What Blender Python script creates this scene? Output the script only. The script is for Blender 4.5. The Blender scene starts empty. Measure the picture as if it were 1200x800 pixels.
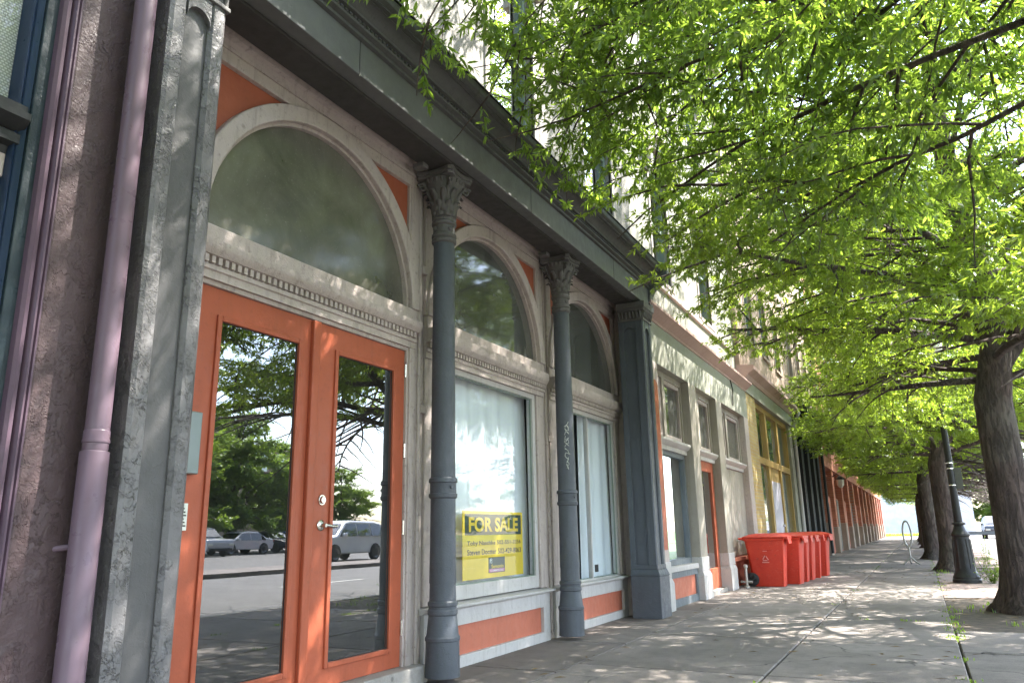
import bpy, bmesh, math, random
import numpy as np
from mathutils import Vector, Matrix
random.seed(7)
scene = bpy.context.scene
col = scene.collection
PI = math.pi
rad = math.radians

# ------------------------------------------------------------------ camera
cam_data = bpy.data.cameras.new("camera")
cam = bpy.data.objects.new("camera", cam_data)
col.objects.link(cam)
cam_data.sensor_width = 36.0
cam_data.lens = 26.79
cam_data.clip_start = 0.05
cam_data.clip_end = 2000.0
right = Vector((0.886, 0.463, -0.018)).normalized()
fwd = Vector((-0.445, 0.862, 0.243)).normalized()
up = right.cross(fwd).normalized()
right = fwd.cross(up).normalized()
CM = Matrix(((right.x, up.x, -fwd.x, 0.0), (right.y, up.y, -fwd.y, 0.0), (right.z, up.z, -fwd.z, 1.0), (0, 0, 0, 1)))
cam.matrix_world = CM
scene.camera = cam

# ------------------------------------------------------------------ sky, sun, exposure
SUN_EL, SUN_AZ = rad(56), rad(46)          # azimuth measured from +Y towards +X
world = bpy.data.worlds.new("World")
scene.world = world
world.use_nodes = True
wnt = world.node_tree
sky = wnt.nodes.new("ShaderNodeTexSky")
sky.sky_type = 'NISHITA'
sky.sun_disc = False
sky.sun_elevation = SUN_EL
sky.sun_rotation = SUN_AZ
sky.air_density = 1.0
sky.dust_density = 1.5
sky.ozone_density = 1.0
# thin broken cloud over the blue
tc_ = wnt.nodes.new("ShaderNodeTexCoord")
mp_ = wnt.nodes.new("ShaderNodeMapping"); mp_.inputs["Scale"].default_value = (1.0, 1.0, 2.6)
nz_ = wnt.nodes.new("ShaderNodeTexNoise"); nz_.inputs["Scale"].default_value = 2.3; nz_.inputs["Detail"].default_value = 7; nz_.inputs["Roughness"].default_value = 0.58
mr_ = wnt.nodes.new("ShaderNodeMapRange"); mr_.inputs[1].default_value = 0.46; mr_.inputs[2].default_value = 0.66; mr_.inputs[4].default_value = 0.8
bw_ = wnt.nodes.new("ShaderNodeRGBToBW")
ml_ = wnt.nodes.new("ShaderNodeMath"); ml_.operation = 'MULTIPLY_ADD'; ml_.inputs[1].default_value = 1.25; ml_.inputs[2].default_value = 0.8
mx_ = wnt.nodes.new("ShaderNodeMix"); mx_.data_type = 'RGBA'
wnt.links.new(tc_.outputs["Generated"], mp_.inputs[0]); wnt.links.new(mp_.outputs[0], nz_.inputs["Vector"]); wnt.links.new(nz_.outputs["Fac"], mr_.inputs[0])
wnt.links.new(sky.outputs[0], bw_.inputs[0]); wnt.links.new(bw_.outputs[0], ml_.inputs[0]); wnt.links.new(mr_.outputs[0], mx_.inputs[0])
wnt.links.new(sky.outputs[0], mx_.inputs[6]); wnt.links.new(ml_.outputs[0], mx_.inputs[7])
wnt.links.new(mx_.outputs[2], wnt.nodes["Background"].inputs[0])
wnt.nodes["Background"].inputs[1].default_value = 0.15
sun_data = bpy.data.lights.new("sun", 'SUN')
sun_data.energy = 3.6
sun_data.angle = rad(0.55)
sun_data.color = (1.0, 0.95, 0.87)
sun = bpy.data.objects.new("sun", sun_data)
col.objects.link(sun)
sd = Vector((math.sin(SUN_AZ) * math.cos(SUN_EL), math.cos(SUN_AZ) * math.cos(SUN_EL), math.sin(SUN_EL)))
sun.rotation_euler = sd.to_track_quat('Z', 'Y').to_euler()
sun.location = (10, 10, 30)
scene.view_settings.view_transform = 'Standard'
scene.view_settings.look = 'None'
scene.view_settings.exposure = 2.95
scene.view_settings.gamma = 1.0
scene.cycles.max_bounces = 8
scene.cycles.transparent_max_bounces = 12
scene.cycles.caustics_reflective = False
scene.cycles.caustics_refractive = False

# ------------------------------------------------------------------ mesh helpers
WORLD = {}                                  # world position of unrotated parents


class MB:
    def __init__(s):
        s.v = []; s.f = []

    def add(s, vs, fs):
        o = len(s.v)
        s.v.extend(vs)
        s.f.extend([tuple(i + o for i in f) for f in fs])
        return s

    def box(s, x0, x1, y0, y1, z0, z1):
        return s.add([(x0, y0, z0), (x1, y0, z0), (x1, y1, z0), (x0, y1, z0), (x0, y0, z1), (x1, y0, z1), (x1, y1, z1), (x0, y1, z1)],
                     [(0, 3, 2, 1), (4, 5, 6, 7), (0, 1, 5, 4), (1, 2, 6, 5), (2, 3, 7, 6), (3, 0, 4, 7)])

    def prism(s, prof, axis, c0, c1):
        n = len(prof)

        def P(a, b, c):
            return (a, c, b) if axis == 'y' else ((c, a, b) if axis == 'x' else (a, b, c))
        vs = [P(a, b, c0) for a, b in prof] + [P(a, b, c1) for a, b in prof]
        fs = [tuple(range(n)), tuple(range(2 * n - 1, n - 1, -1))]
        fs += [(i, i + n, (i + 1) % n + n, (i + 1) % n) for i in range(n)]
        return s.add(vs, fs)

    def lathe(s, cx, cy, prof, seg=24, cap=True):
        vs = []
        for r, z in prof:
            for k in range(seg):
                a = 2 * PI * k / seg
                vs.append((cx + r * math.cos(a), cy + r * math.sin(a), z))
        fs = []
        for i in range(len(prof) - 1):
            for k in range(seg):
                k2 = (k + 1) % seg
                fs.append((i * seg + k, i * seg + k2, (i + 1) * seg + k2, (i + 1) * seg + k))
        if cap:
            fs.append(tuple(range(seg - 1, -1, -1)))
            fs.append(tuple((len(prof) - 1) * seg + k for k in range(seg)))
        return s.add(vs, fs)

    def tube(s, pts, r, sides=6, cap=True):
        pts = [Vector(p) for p in pts]
        n = len(pts)
        rr = r if isinstance(r, (list, tuple)) else [r] * n
        vs = []
        u = None
        for i, p in enumerate(pts):
            d = (pts[min(i + 1, n - 1)] - pts[max(i - 1, 0)])
            d = d.normalized() if d.length > 1e-9 else Vector((0, 0, 1))
            if u is None:
                ref = Vector((0, 0, 1)) if abs(d.z) < 0.9 else Vector((1, 0, 0))
                u = d.cross(ref).normalized()
            else:
                u = (u - d * u.dot(d))
                u = u.normalized() if u.length > 1e-6 else d.orthogonal().normalized()
            w = d.cross(u)
            for k in range(sides):
                a = 2 * PI * k / sides
                q = p + (u * math.cos(a) + w * math.sin(a)) * rr[i]
                vs.append((q.x, q.y, q.z))
        fs = []
        for i in range(n - 1):
            for k in range(sides):
                k2 = (k + 1) % sides
                fs.append((i * sides + k, i * sides + k2, (i + 1) * sides + k2, (i + 1) * sides + k))
        if cap:
            fs.append(tuple(range(sides - 1, -1, -1)))
            fs.append(tuple((n - 1) * sides + k for k in range(sides)))
        return s.add(vs, fs)

    def ring(s, cy, cz, r0, r1, x0, x1, a0=0.0, a1=PI, n=40):
        """arch ring in the YZ plane between two radii, from depth x0 to x1"""
        vs = []
        for i in range(n + 1):
            a = a0 + (a1 - a0) * i / n
            c, d = math.cos(a), math.sin(a)
            vs += [(x0, cy + r0 * c, cz + r0 * d), (x0, cy + r1 * c, cz + r1 * d), (x1, cy + r1 * c, cz + r1 * d), (x1, cy + r0 * c, cz + r0 * d)]
        fs = []
        for i in range(n):
            b = 4 * i
            for k in range(4):
                k2 = (k + 1) % 4
                fs.append((b + k, b + k2, b + 4 + k2, b + 4 + k))
        fs.append((0, 3, 2, 1)); fs.append((4 * n, 4 * n + 1, 4 * n + 2, 4 * n + 3))
        return s.add(vs, fs)

    def build(s, name, mat, parent=None, bevel=0.0, smooth=None, label=None, kind=None, cat=None, group=None, recalc=True, sub=0):
        vs = np.array(s.v, dtype=np.float64)
        lo, hi = vs.min(0), vs.max(0)
        org = np.array([(lo[0] + hi[0]) / 2, (lo[1] + hi[1]) / 2, lo[2]])
        me = bpy.data.meshes.new(name)
        me.from_pydata([tuple(v) for v in (vs - org)], [], s.f)
        if recalc and len(s.f) < 60000:
            bm = bmesh.new(); bm.from_mesh(me)
            bmesh.ops.recalc_face_normals(bm, faces=bm.faces)
            bm.to_mesh(me); bm.free()
        if smooth is not None:
            me.polygons.foreach_set("use_smooth", [True] * len(me.polygons))
            try:
                me.set_sharp_from_angle(angle=rad(smooth))
            except Exception:
                pass
        if mat is not None:
            me.materials.append(mat)
        o = bpy.data.objects.new(name, me)
        col.objects.link(o)
        pw = np.zeros(3)
        if parent is not None:
            o.parent = parent
            pw = WORLD.get(parent.name, np.zeros(3))
        o.location = tuple(org - pw)
        WORLD[o.name] = org
        if bevel > 0:
            b = o.modifiers.new("bevel", 'BEVEL'); b.width = bevel; b.segments = 2; b.limit_method = 'ANGLE'; b.angle_limit = rad(40)
        if label: o["label"] = label
        if kind: o["kind"] = kind
        if cat: o["category"] = cat
        if group: o["group"] = group
        return o


def thing(name, loc, label, cat, group=None):
    o = bpy.data.objects.new(name, None)
    o.empty_display_size = 0.2
    col.objects.link(o)
    o.location = loc
    WORLD[o.name] = np.array(loc, dtype=float)
    o["label"] = label; o["category"] = cat
    if group: o["group"] = group
    return o


def copy_tree(o, parent=None):
    c = o.copy(); col.objects.link(c); c.parent = parent
    for ch in list(o.children):
        copy_tree(ch, c)
    return c


def text_part(name, body, mat, parent, center, height, width=None, depth=0.002, face='+x', bold=0.0, kind=None):
    """flat lettering in the YZ plane facing +X (reads towards +Y)"""
    cu = bpy.data.curves.new(name, 'FONT')
    cu.body = body; cu.size = 1.0; cu.align_x = 'CENTER'; cu.align_y = 'CENTER'; cu.offset = bold; cu.resolution_u = 3
    tmp = bpy.data.objects.new(name + "_tmp", cu)
    col.objects.link(tmp)
    dg = bpy.context.evaluated_depsgraph_get()
    me = bpy.data.meshes.new_from_object(tmp.evaluated_get(dg))
    bpy.data.objects.remove(tmp)
    a = np.empty(len(me.vertices) * 3); me.vertices.foreach_get("co", a); a = a.reshape(-1, 3)
    lo, hi = a.min(0), a.max(0)
    sz = height / (hi[1] - lo[1]); sx = sz if width is None else width / (hi[0] - lo[0])
    c = (lo + hi) / 2
    b = np.zeros_like(a)
    b[:, 1] = (a[:, 0] - c[0]) * sx
    b[:, 2] = (a[:, 1] - c[1]) * sz
    b[:, 0] = 0
    me.vertices.foreach_set("co", b.ravel())
    me.materials.clear(); me.materials.append(mat)
    o = bpy.data.objects.new(name, me); col.objects.link(o)
    pw = np.zeros(3)
    if parent is not None:
        o.parent = parent; pw = WORLD[parent.name]
    o.location = tuple(np.array(center) - pw)
    if kind: o["kind"] = kind
    WORLD[o.name] = np.array(center, dtype=float)
    return o


# ------------------------------------------------------------------ material helpers
class NT:
    def __init__(s, name):
        s.m = bpy.data.materials.new(name)
        s.m.use_nodes = True
        s.nt = s.m.node_tree
        s.b = s.nt.nodes["Principled BSDF"]
        s.out = s.nt.nodes["Material Output"]

    def n(s, typ, **kw):
        nd = s.nt.nodes.new(typ)
        for k, v in kw.items():
            setattr(nd, k, v)
        return nd

    def l(s, a, b):
        s.nt.links.new(a, b)

    def pos(s, space='object', scale=(1, 1, 1), swiz=None):
        if space == 'world':
            o = s.n("ShaderNodeNewGeometry").outputs["Position"]
        else:
            o = s.n("ShaderNodeTexCoord").outputs["Object"]
        if swiz:
            sp = s.n("ShaderNodeSeparateXYZ"); s.l(o, sp.inputs[0])
            cb = s.n("ShaderNodeCombineXYZ")
            for i, ch in enumerate(swiz):
                if ch in 'xyz':
                    s.l(sp.outputs['xyz'.index(ch)], cb.inputs[i])
            o = cb.outputs[0]
        mp = s.n("ShaderNodeMapping"); s.l(o, mp.inputs[0]); mp.inputs["Scale"].default_value = scale
        return mp.outputs[0]

    def noise(s, vec, scale, detail=4, rough=0.55, dist=0.0):
        nd = s.n("ShaderNodeTexNoise"); s.l(vec, nd.inputs["Vector"])
        nd.inputs["Scale"].default_value = scale; nd.inputs["Detail"].default_value = detail
        nd.inputs["Roughness"].default_value = rough; nd.inputs["Distortion"].default_value = dist
        return nd.outputs["Fac"]

    def ramp(s, fac, lo, hi, a=0.0, b=1.0):
        nd = s.n("ShaderNodeMapRange"); s.l(fac, nd.inputs[0])
        nd.inputs[1].default_value = lo; nd.inputs[2].default_value = hi; nd.inputs[3].default_value = a; nd.inputs[4].default_value = b
        return nd.outputs[0]

    def mix(s, fac, a, b, mode='MIX'):
        nd = s.n("ShaderNodeMix", data_type='RGBA', blend_type=mode)
        if isinstance(fac, (int, float)): nd.inputs[0].default_value = fac
        else: s.l(fac, nd.inputs[0])
        for i, c in ((6, a), (7, b)):
            if isinstance(c, tuple): nd.inputs[i].default_value = (*c, 1.0)
            else: s.l(c, nd.inputs[i])
        return nd.outputs[2]

    def math(s, op, a, b=None):
        nd = s.n("ShaderNodeMath", operation=op)
        for i, c in ((0, a), (1, b)):
            if c is None: continue
            if isinstance(c, (int, float)): nd.inputs[i].default_value = c
            else: s.l(c, nd.inputs[i])
        return nd.outputs[0]

    def bump(s, h, strength=0.3, dist=0.01, prev=None):
        nd = s.n("ShaderNodeBump"); s.l(h, nd.inputs["Height"])
        nd.inputs["Strength"].default_value = strength; nd.inputs["Distance"].default_value = dist
        if prev is not None: s.l(prev, nd.inputs["Normal"])
        return nd.outputs[0]


def c3(v):
    return tuple(v)


def paint(name, colr, dirt=(0.08, 0.07, 0.055), dirt_amt=0.35, rough=0.45, bump=0.25, peel=0.0, under=(0.3, 0.3, 0.28), var=0.12, streak=0.3, gscale=1.0):
    t = NT(name)
    v = t.pos('object'); w = t.pos('world')
    big = t.noise(w, 1.7, 5, 0.6)
    colv = t.mix(t.ramp(big, 0.3, 0.7), tuple(c * (1 - var) for c in colr), tuple(min(1, c * (1 + var)) for c in colr))
    # streaks running down
    sv = t.pos('world', scale=(9, 9, 0.9))
    st = t.noise(sv, 2.0, 6, 0.65)
    colv = t.mix(t.math('MULTIPLY', t.ramp(st, 0.52, 0.75), streak), colv, dirt)
    sp = t.noise(w, 24 * gscale, 6, 0.7)
    colv = t.mix(t.math('MULTIPLY', t.ramp(sp, 0.56, 0.72), dirt_amt), colv, dirt)
    fine = t.noise(w, 90 * gscale, 4, 0.6)
    nb = t.bump(fine, bump, 0.003)
    lump = t.noise(w, 14 * gscale, 4, 0.55)
    nb = t.bump(lump, bump, 0.012, nb)
    t.b.inputs['Specular IOR Level'].default_value = 0.28
    if peel > 0:
        dv = t.noise(w, 5, 4, 0.6)
        ms = t.n("ShaderNodeVectorMath", operation='ADD')
        sc = t.n("ShaderNodeVectorMath", operation='SCALE'); sc.inputs[3].default_value = 0.35
        nz = t.n("ShaderNodeTexNoise"); nz.inputs["Scale"].default_value = 9; nz.inputs["Detail"].default_value = 5; t.l(w, nz.inputs["Vector"])
        t.l(nz.outputs["Color"], sc.inputs[0]); t.l(w, ms.inputs[0]); t.l(sc.outputs[0], ms.inputs[1])
        flake = t.noise(ms.outputs[0], 7, 5, 0.62)
        fl = t.ramp(flake, 0.49, 0.52)
        fl2 = t.ramp(t.noise(ms.outputs[0], 19, 5, 0.6), 0.55, 0.57)
        hgt = t.math('ADD', fl, t.math('MULTIPLY', fl2, -0.6))
        hgt = t.math('MULTIPLY', hgt, t.ramp(dv, 0.38, 0.6))
        nb = t.bump(hgt, min(1.0, peel), 0.008, nb)
        edge = t.ramp(t.noise(ms.outputs[0], 11, 6, 0.7), 0.63, 0.66)
        colv = t.mix(t.math('MULTIPLY', edge, 0.55 * peel), colv, under)
    t.l(colv, t.b.inputs["Base Color"]); t.l(nb, t.b.inputs["Normal"])
    rr = t.ramp(lump, 0.3, 0.7, max(0.05, rough - 0.1), min(1, rough + 0.15)); t.l(rr, t.b.inputs["Roughness"])
    return t.m


def plain(name, colr, rough=0.5, metal=0.0, var=0.15, scale=8.0, bump=0.1):
    t = NT(name)
    v = t.pos('object')
    nz = t.noise(v, scale, 5, 0.6)
    t.l(t.mix(t.ramp(nz, 0.3, 0.7), tuple(c * (1 - var) for c in colr), tuple(min(1, c * (1 + var)) for c in colr)), t.b.inputs["Base Color"])
    t.b.inputs["Roughness"].default_value = rough; t.b.inputs["Metallic"].default_value = metal
    if bump: t.l(t.bump(t.noise(v, scale * 6, 4), bump, 0.004), t.b.inputs["Normal"])
    return t.m


def glass(name, tint=(0.85, 0.9, 0.9), k=2.0, base=0.05, haze=0.0, haze_col=(0.3, 0.33, 0.3), rough=0.0, wav=0.02):
    t = NT(name)
    t.nt.nodes.remove(t.b)
    fr = t.n("ShaderNodeFresnel"); fr.inputs[0].default_value = 1.5
    fac = t.math('MINIMUM', t.math('ADD', t.math('MULTIPLY', fr.outputs[0], k), base), 0.95)
    bf = t.n('ShaderNodeNewGeometry').outputs['Backfacing']
    fac = t.math('MULTIPLY', fac, t.math('SUBTRACT', 1.0, bf))
    w = t.pos('world')
    nb = t.bump(t.noise(w, 1.3, 2, 0.4), wav, 0.02)
    gl = t.n("ShaderNodeBsdfGlossy"); gl.inputs["Roughness"].default_value = rough; t.l(nb, gl.inputs["Normal"])
    gl.inputs["Color"].default_value = (0.95, 0.97, 1, 1)
    tr = t.n("ShaderNodeBsdfTransparent"); tr.inputs[0].default_value = (*tint, 1)
    under = tr.outputs[0]
    if haze > 0:
        df = t.n("ShaderNodeBsdfDiffuse")
        nz = t.noise(w, 2.2, 6, 0.65, 0.5)
        spk = t.ramp(t.noise(w, 60, 3, 0.6), 0.62, 0.75)
        cc = t.mix(t.ramp(nz, 0.3, 0.75), tuple(c * 0.7 for c in haze_col), tuple(c * 1.3 for c in haze_col))
        cc = t.mix(t.math('MULTIPLY', spk, 0.25), cc, (0.5, 0.5, 0.48))
        t.l(cc, df.inputs[0])
        mh = t.n("ShaderNodeMixShader"); t.l(t.ramp(nz, 0.2, 0.8, haze * 0.8, min(1.0, haze * 1.15)), mh.inputs[0]); t.l(tr.outputs[0], mh.inputs[1]); t.l(df.outputs[0], mh.inputs[2])
        under = mh.outputs[0]
    mx = t.n("ShaderNodeMixShader"); t.l(fac, mx.inputs[0]); t.l(under, mx.inputs[1]); t.l(gl.outputs[0], mx.inputs[2])
    t.l(mx.outputs[0], t.out.inputs[0])
    return t.m


def brick_mat(name, c1, c2, mortar, scale_w=0.21, scale_h=0.075, painted=0.0, bump=0.5, stain=(0.06, 0.05, 0.04), stain_amt=0.3):
    t = NT(name)
    v = t.pos('world', swiz='yz0')
    br = t.n("ShaderNodeTexBrick"); t.l(v, br.inputs["Vector"])
    br.inputs["Scale"].default_value = 1.0; br.inputs["Brick Width"].default_value = scale_w; br.inputs["Row Height"].default_value = scale_h
    br.inputs["Mortar Size"].default_value = 0.006; br.inputs["Mortar Smooth"].default_value = 0.3
    br.inputs["Color1"].default_value = (*c1, 1); br.inputs["Color2"].default_value = (*c2, 1); br.inputs["Mortar"].default_value = (*mortar, 1)
    w = t.pos('world')
    nz = t.noise(w, 1.1, 6, 0.65)
    cc = t.mix(t.math('MULTIPLY', t.ramp(nz, 0.5, 0.75), stain_amt), br.outputs["Color"], stain)
    sv = t.pos('world', scale=(6, 6, 0.5))
    cc = t.mix(t.math('MULTIPLY', t.ramp(t.noise(sv, 2, 6, 0.6), 0.55, 0.8), stain_amt), cc, stain)
    t.l(cc, t.b.inputs["Base Color"]); t.b.inputs["Roughness"].default_value = 0.85
    h = t.math('SUBTRACT', 1.0, br.outputs["Fac"])
    nb = t.bump(h, bump, 0.006); nb = t.bump(t.noise(w, 40, 5), 0.3, 0.004, nb)
    t.l(nb, t.b.inputs["Normal"])
    return t.m


def concrete(name, colr, dark, crack=0.5, objvar=0.12, scale=1.0):
    t = NT(name)
    w = t.pos('world', scale=(scale,) * 3)
    a = t.noise(w, 0.9, 6, 0.65); b = t.noise(w, 7, 6, 0.65); f = t.noise(w, 120, 3, 0.6)
    cc = t.mix(t.ramp(a, 0.35, 0.68), dark, colr)
    cc = t.mix(t.math('MULTIPLY', t.ramp(b, 0.5, 0.72), 0.5), cc, tuple(c * 0.55 for c in dark))
    cc = t.mix(t.math('MULTIPLY', t.ramp(f, 0.5, 0.7), 0.35), cc, tuple(min(1, c * 1.5) for c in colr))
    cc = t.mix(t.math('MULTIPLY', t.ramp(t.noise(w, 160, 2), 0.6, 0.7), 0.5), cc, tuple(c * 0.3 for c in dark))
    # gum and drip spots
    vo = t.n("ShaderNodeTexVoronoi"); t.l(w, vo.inputs["Vector"]); vo.inputs["Scale"].default_value = 2.6
    cc = t.mix(t.ramp(vo.outputs["Distance"], 0.045, 0.07, 0.6, 0.0), cc, tuple(c * 0.3 for c in dark))
    oi = t.n("ShaderNodeObjectInfo")
    hv = t.n("ShaderNodeHueSaturation"); t.l(cc, hv.inputs["Color"]); t.l(t.ramp(oi.outputs["Random"], 0, 1, 1 - objvar, 1 + objvar), hv.inputs["Value"])
    cc = hv.outputs[0]
    nb = t.bump(f, 0.35, 0.003); nb = t.bump(b, 0.25, 0.01, nb)
    if crack > 0:
        nz = t.n("ShaderNodeTexNoise"); nz.inputs["Scale"].default_value = 2.0; nz.inputs["Detail"].default_value = 6; t.l(w, nz.inputs["Vector"])
        sc = t.n("ShaderNodeVectorMath", operation='SCALE'); sc.inputs[3].default_value = 0.6; t.l(nz.outputs["Color"], sc.inputs[0])
        ad = t.n("ShaderNodeVectorMath", operation='ADD'); t.l(w, ad.inputs[0]); t.l(sc.outputs[0], ad.inputs[1])
        vc = t.n("ShaderNodeTexVoronoi", feature='DISTANCE_TO_EDGE'); vc.inputs["Scale"].default_value = 0.42; t.l(ad.outputs[0], vc.inputs["Vector"])
        cr = t.ramp(vc.outputs["Distance"], 0.0, 0.006, 1.0, 0.0)
        cr = t.math('MULTIPLY', cr, t.math('MULTIPLY', t.ramp(a, 0.45, 0.5), crack))
        cc = t.mix(cr, cc, tuple(c * 0.2 for c in dark))
    t.l(cc, t.b.inputs["Base Color"]); t.l(nb, t.b.inputs["Normal"]); t.b.inputs["Roughness"].default_value = 0.88
    return t.m


def leaf_mat(name, dark, light, trans):
    t = NT(name)
    t.nt.nodes.remove(t.b)
    g = t.n("ShaderNodeNewGeometry")
    w = t.pos('world')
    r = g.outputs["Random Per Island"]
    cl = t.ramp(t.noise(w, 1.1, 4), 0.38, 0.62)
    f = t.math('ADD', t.math('MULTIPLY', r, 0.5), t.math('MULTIPLY', cl, 0.5))
    cc = t.mix(f, dark, light)
    tc = t.mix(f, tuple(c * 0.62 for c in trans), tuple(min(1, c * 1.25) for c in trans))
    df = t.n("ShaderNodeBsdfDiffuse"); t.l(cc, df.inputs[0])
    tl = t.n("ShaderNodeBsdfTranslucent"); t.l(tc, tl.inputs[0])
    gl = t.n("ShaderNodeBsdfGlossy"); gl.inputs["Roughness"].default_value = 0.35; gl.inputs["Color"].default_value = (0.9, 0.95, 0.9, 1)
    m1 = t.n("ShaderNodeMixShader"); m1.inputs[0].default_value = 0.58; t.l(df.outputs[0], m1.inputs[1]); t.l(tl.outputs[0], m1.inputs[2])
    m2 = t.n("ShaderNodeMixShader"); m2.inputs[0].default_value = 0.05; t.l(m1.outputs[0], m2.inputs[1]); t.l(gl.outputs[0], m2.inputs[2])
    t.l(m2.outputs[0], t.out.inputs[0])
    return t.m


def bark_mat(name, colr, dark):
    t = NT(name)
    w = t.pos('world', scale=(1, 1, 0.35))
    a = t.noise(w, 9, 6, 0.7, 0.8); b = t.noise(w, 30, 5, 0.6)
    big = t.noise(t.pos('world'), 1.6, 4)
    w2 = t.pos('world', scale=(1, 1, 0.16))
    crk = t.ramp(t.noise(w2, 26, 5, 0.65, 0.6), 0.38, 0.52)
    cc = t.mix(t.ramp(a, 0.35, 0.65), dark, colr)
    cc = t.mix(t.math('MULTIPLY', t.ramp(big, 0.45, 0.7), 0.5), cc, (0.16, 0.16, 0.13))
    cc = t.mix(t.ramp(crk, 0, 1, 0.45, 0.0), cc, tuple(c * 0.3 for c in dark))
    t.l(cc, t.b.inputs["Base Color"]); t.b.inputs["Roughness"].default_value = 0.9
    nb = t.bump(a, 1.0, 0.05); nb = t.bump(crk, 0.9, 0.03, nb); nb = t.bump(b, 0.4, 0.006, nb)
    t.l(nb, t.b.inputs["Normal"])
    return t.m


M = {}
M['iron'] = paint('recess_shade_iron_paint', (0.092, 0.09, 0.092), dirt=(0.05, 0.05, 0.045), dirt_amt=0.25, rough=0.42, bump=0.2, peel=0.2, under=(0.2, 0.21, 0.2), var=0.15)  # left pilaster core: recess shade put into a darker base colour
M['iron_peel'] = paint('lit_peeling_iron_paint', (0.145, 0.14, 0.144), dirt=(0.05, 0.05, 0.045), dirt_amt=0.3, rough=0.38, bump=0.5, peel=1.0, under=(0.3, 0.31, 0.3), var=0.2)  # flaking is wear; paler base colour stands in for light on the stiles
M['iron_col'] = paint('blue_grey_column_paint', (0.09, 0.1, 0.118), dirt=(0.04, 0.04, 0.04), dirt_amt=0.25, rough=0.4, bump=0.3, peel=0.25, under=(0.14, 0.16, 0.18))
M['iron_cap'] = paint('dusty_grey_capital_paint', (0.13, 0.124, 0.122), dirt=(0.03, 0.033, 0.03), dirt_amt=0.5, rough=0.6, bump=0.6, gscale=1.6)
M['beam_green'] = paint('grey_green_beam_paint', (0.12, 0.121, 0.12), dirt=(0.06, 0.07, 0.06), dirt_amt=0.25, rough=0.5, bump=0.2)
M['soffit'] = paint('dark_soffit_paint', (0.05, 0.047, 0.045), dirt=(0.02, 0.02, 0.018), dirt_amt=0.3, rough=0.6)
M['cornice'] = paint('charcoal_cornice_paint', (0.1, 0.1, 0.1), dirt=(0.03, 0.03, 0.03), dirt_amt=0.35, rough=0.5, bump=0.4)
M['trim'] = paint('aged_white_trim_paint', (0.46, 0.395, 0.37), dirt=(0.13, 0.1, 0.085), dirt_amt=0.55, rough=0.55, bump=0.4, peel=0.35, under=(0.24, 0.2, 0.17), var=0.1, streak=0.5)
M['trim_lt'] = paint('white_bulkhead_paint', (0.5, 0.48, 0.47), dirt=(0.18, 0.15, 0.13), dirt_amt=0.35, rough=0.5, bump=0.3, streak=0.35)
M['orange'] = paint('terracotta_panel_paint', (0.35, 0.1, 0.055), dirt=(0.15, 0.05, 0.03), dirt_amt=0.3, rough=0.5, bump=0.2, var=0.08, streak=0.2)
M['door'] = paint('orange_door_paint', (0.39, 0.098, 0.05), dirt=(0.15, 0.05, 0.035), dirt_amt=0.3, rough=0.4, bump=0.2, var=0.09, streak=0.22)
M['salmon'] = paint('faded_salmon_panel_paint', (0.5, 0.16, 0.1), dirt=(0.2, 0.09, 0.06), dirt_amt=0.3, rough=0.55, bump=0.2, streak=0.2)
M['purple'] = paint('thick_mauve_brown_paint', (0.085, 0.057, 0.06), dirt=(0.045, 0.033, 0.032), dirt_amt=0.35, rough=0.42, bump=0.55, peel=0.75, under=(0.1, 0.07, 0.07))
M['purple_trim'] = paint('mauve_moulding_paint', (0.095, 0.06, 0.085), dirt=(0.06, 0.045, 0.05), dirt_amt=0.25, rough=0.4, bump=0.25)
M['pipe'] = paint('mauve_downspout_paint', (0.145, 0.1, 0.13), dirt=(0.09, 0.06, 0.05), dirt_amt=0.22, rough=0.33, bump=0.08, var=0.05, streak=0.15)
M['teal'] = paint('dark_teal_frame_paint', (0.012, 0.022, 0.028), dirt=(0.06, 0.065, 0.06), dirt_amt=0.25, rough=0.35, bump=0.5)
M['blue'] = paint('navy_sash_paint', (0.014, 0.028, 0.06), dirt=(0.03, 0.035, 0.045), dirt_amt=0.2, rough=0.35, bump=0.1)
M['black'] = paint('black_iron_paint', (0.02, 0.021, 0.022), dirt=(0.07, 0.07, 0.065), dirt_amt=0.2, rough=0.4, bump=0.2)
M['wall_white'] = paint('off_white_masonry_paint', (0.24, 0.225, 0.21), dirt=(0.13, 0.12, 0.1), dirt_amt=0.45, rough=0.8, bump=0.7, peel=0.3, under=(0.2, 0.18, 0.15), streak=0.5)
M['wall_cream'] = paint('pale_sage_masonry_paint', (0.25, 0.245, 0.21), dirt=(0.15, 0.14, 0.1), dirt_amt=0.35, rough=0.8, bump=0.5, streak=0.45)
M['band_cream'] = paint('pale_cream_fascia_paint', (0.28, 0.28, 0.235), dirt=(0.25, 0.25, 0.17), dirt_amt=0.15, rough=0.6, bump=0.2, streak=0.2)
M['ledge_pink'] = paint('dusty_pink_ledge_paint', (0.44, 0.3, 0.27), dirt=(0.2, 0.13, 0.11), dirt_amt=0.25, rough=0.6, bump=0.2)
M['pier_taupe'] = paint('taupe_pier_paint', (0.33, 0.3, 0.26), dirt=(0.15, 0.12, 0.1), dirt_amt=0.3, rough=0.6, bump=0.25, streak=0.4)
M['slate'] = paint('slate_blue_paint', (0.16, 0.18, 0.2), dirt=(0.08, 0.08, 0.08), dirt_amt=0.2, rough=0.5)
M['sash_green'] = paint('sage_sash_paint', (0.2, 0.25, 0.22), dirt=(0.1, 0.1, 0.08), dirt_amt=0.3, rough=0.5)
M['ochre'] = paint('ochre_frame_paint', (0.42, 0.28, 0.1), dirt=(0.2, 0.13, 0.05), dirt_amt=0.3, rough=0.5)
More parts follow.
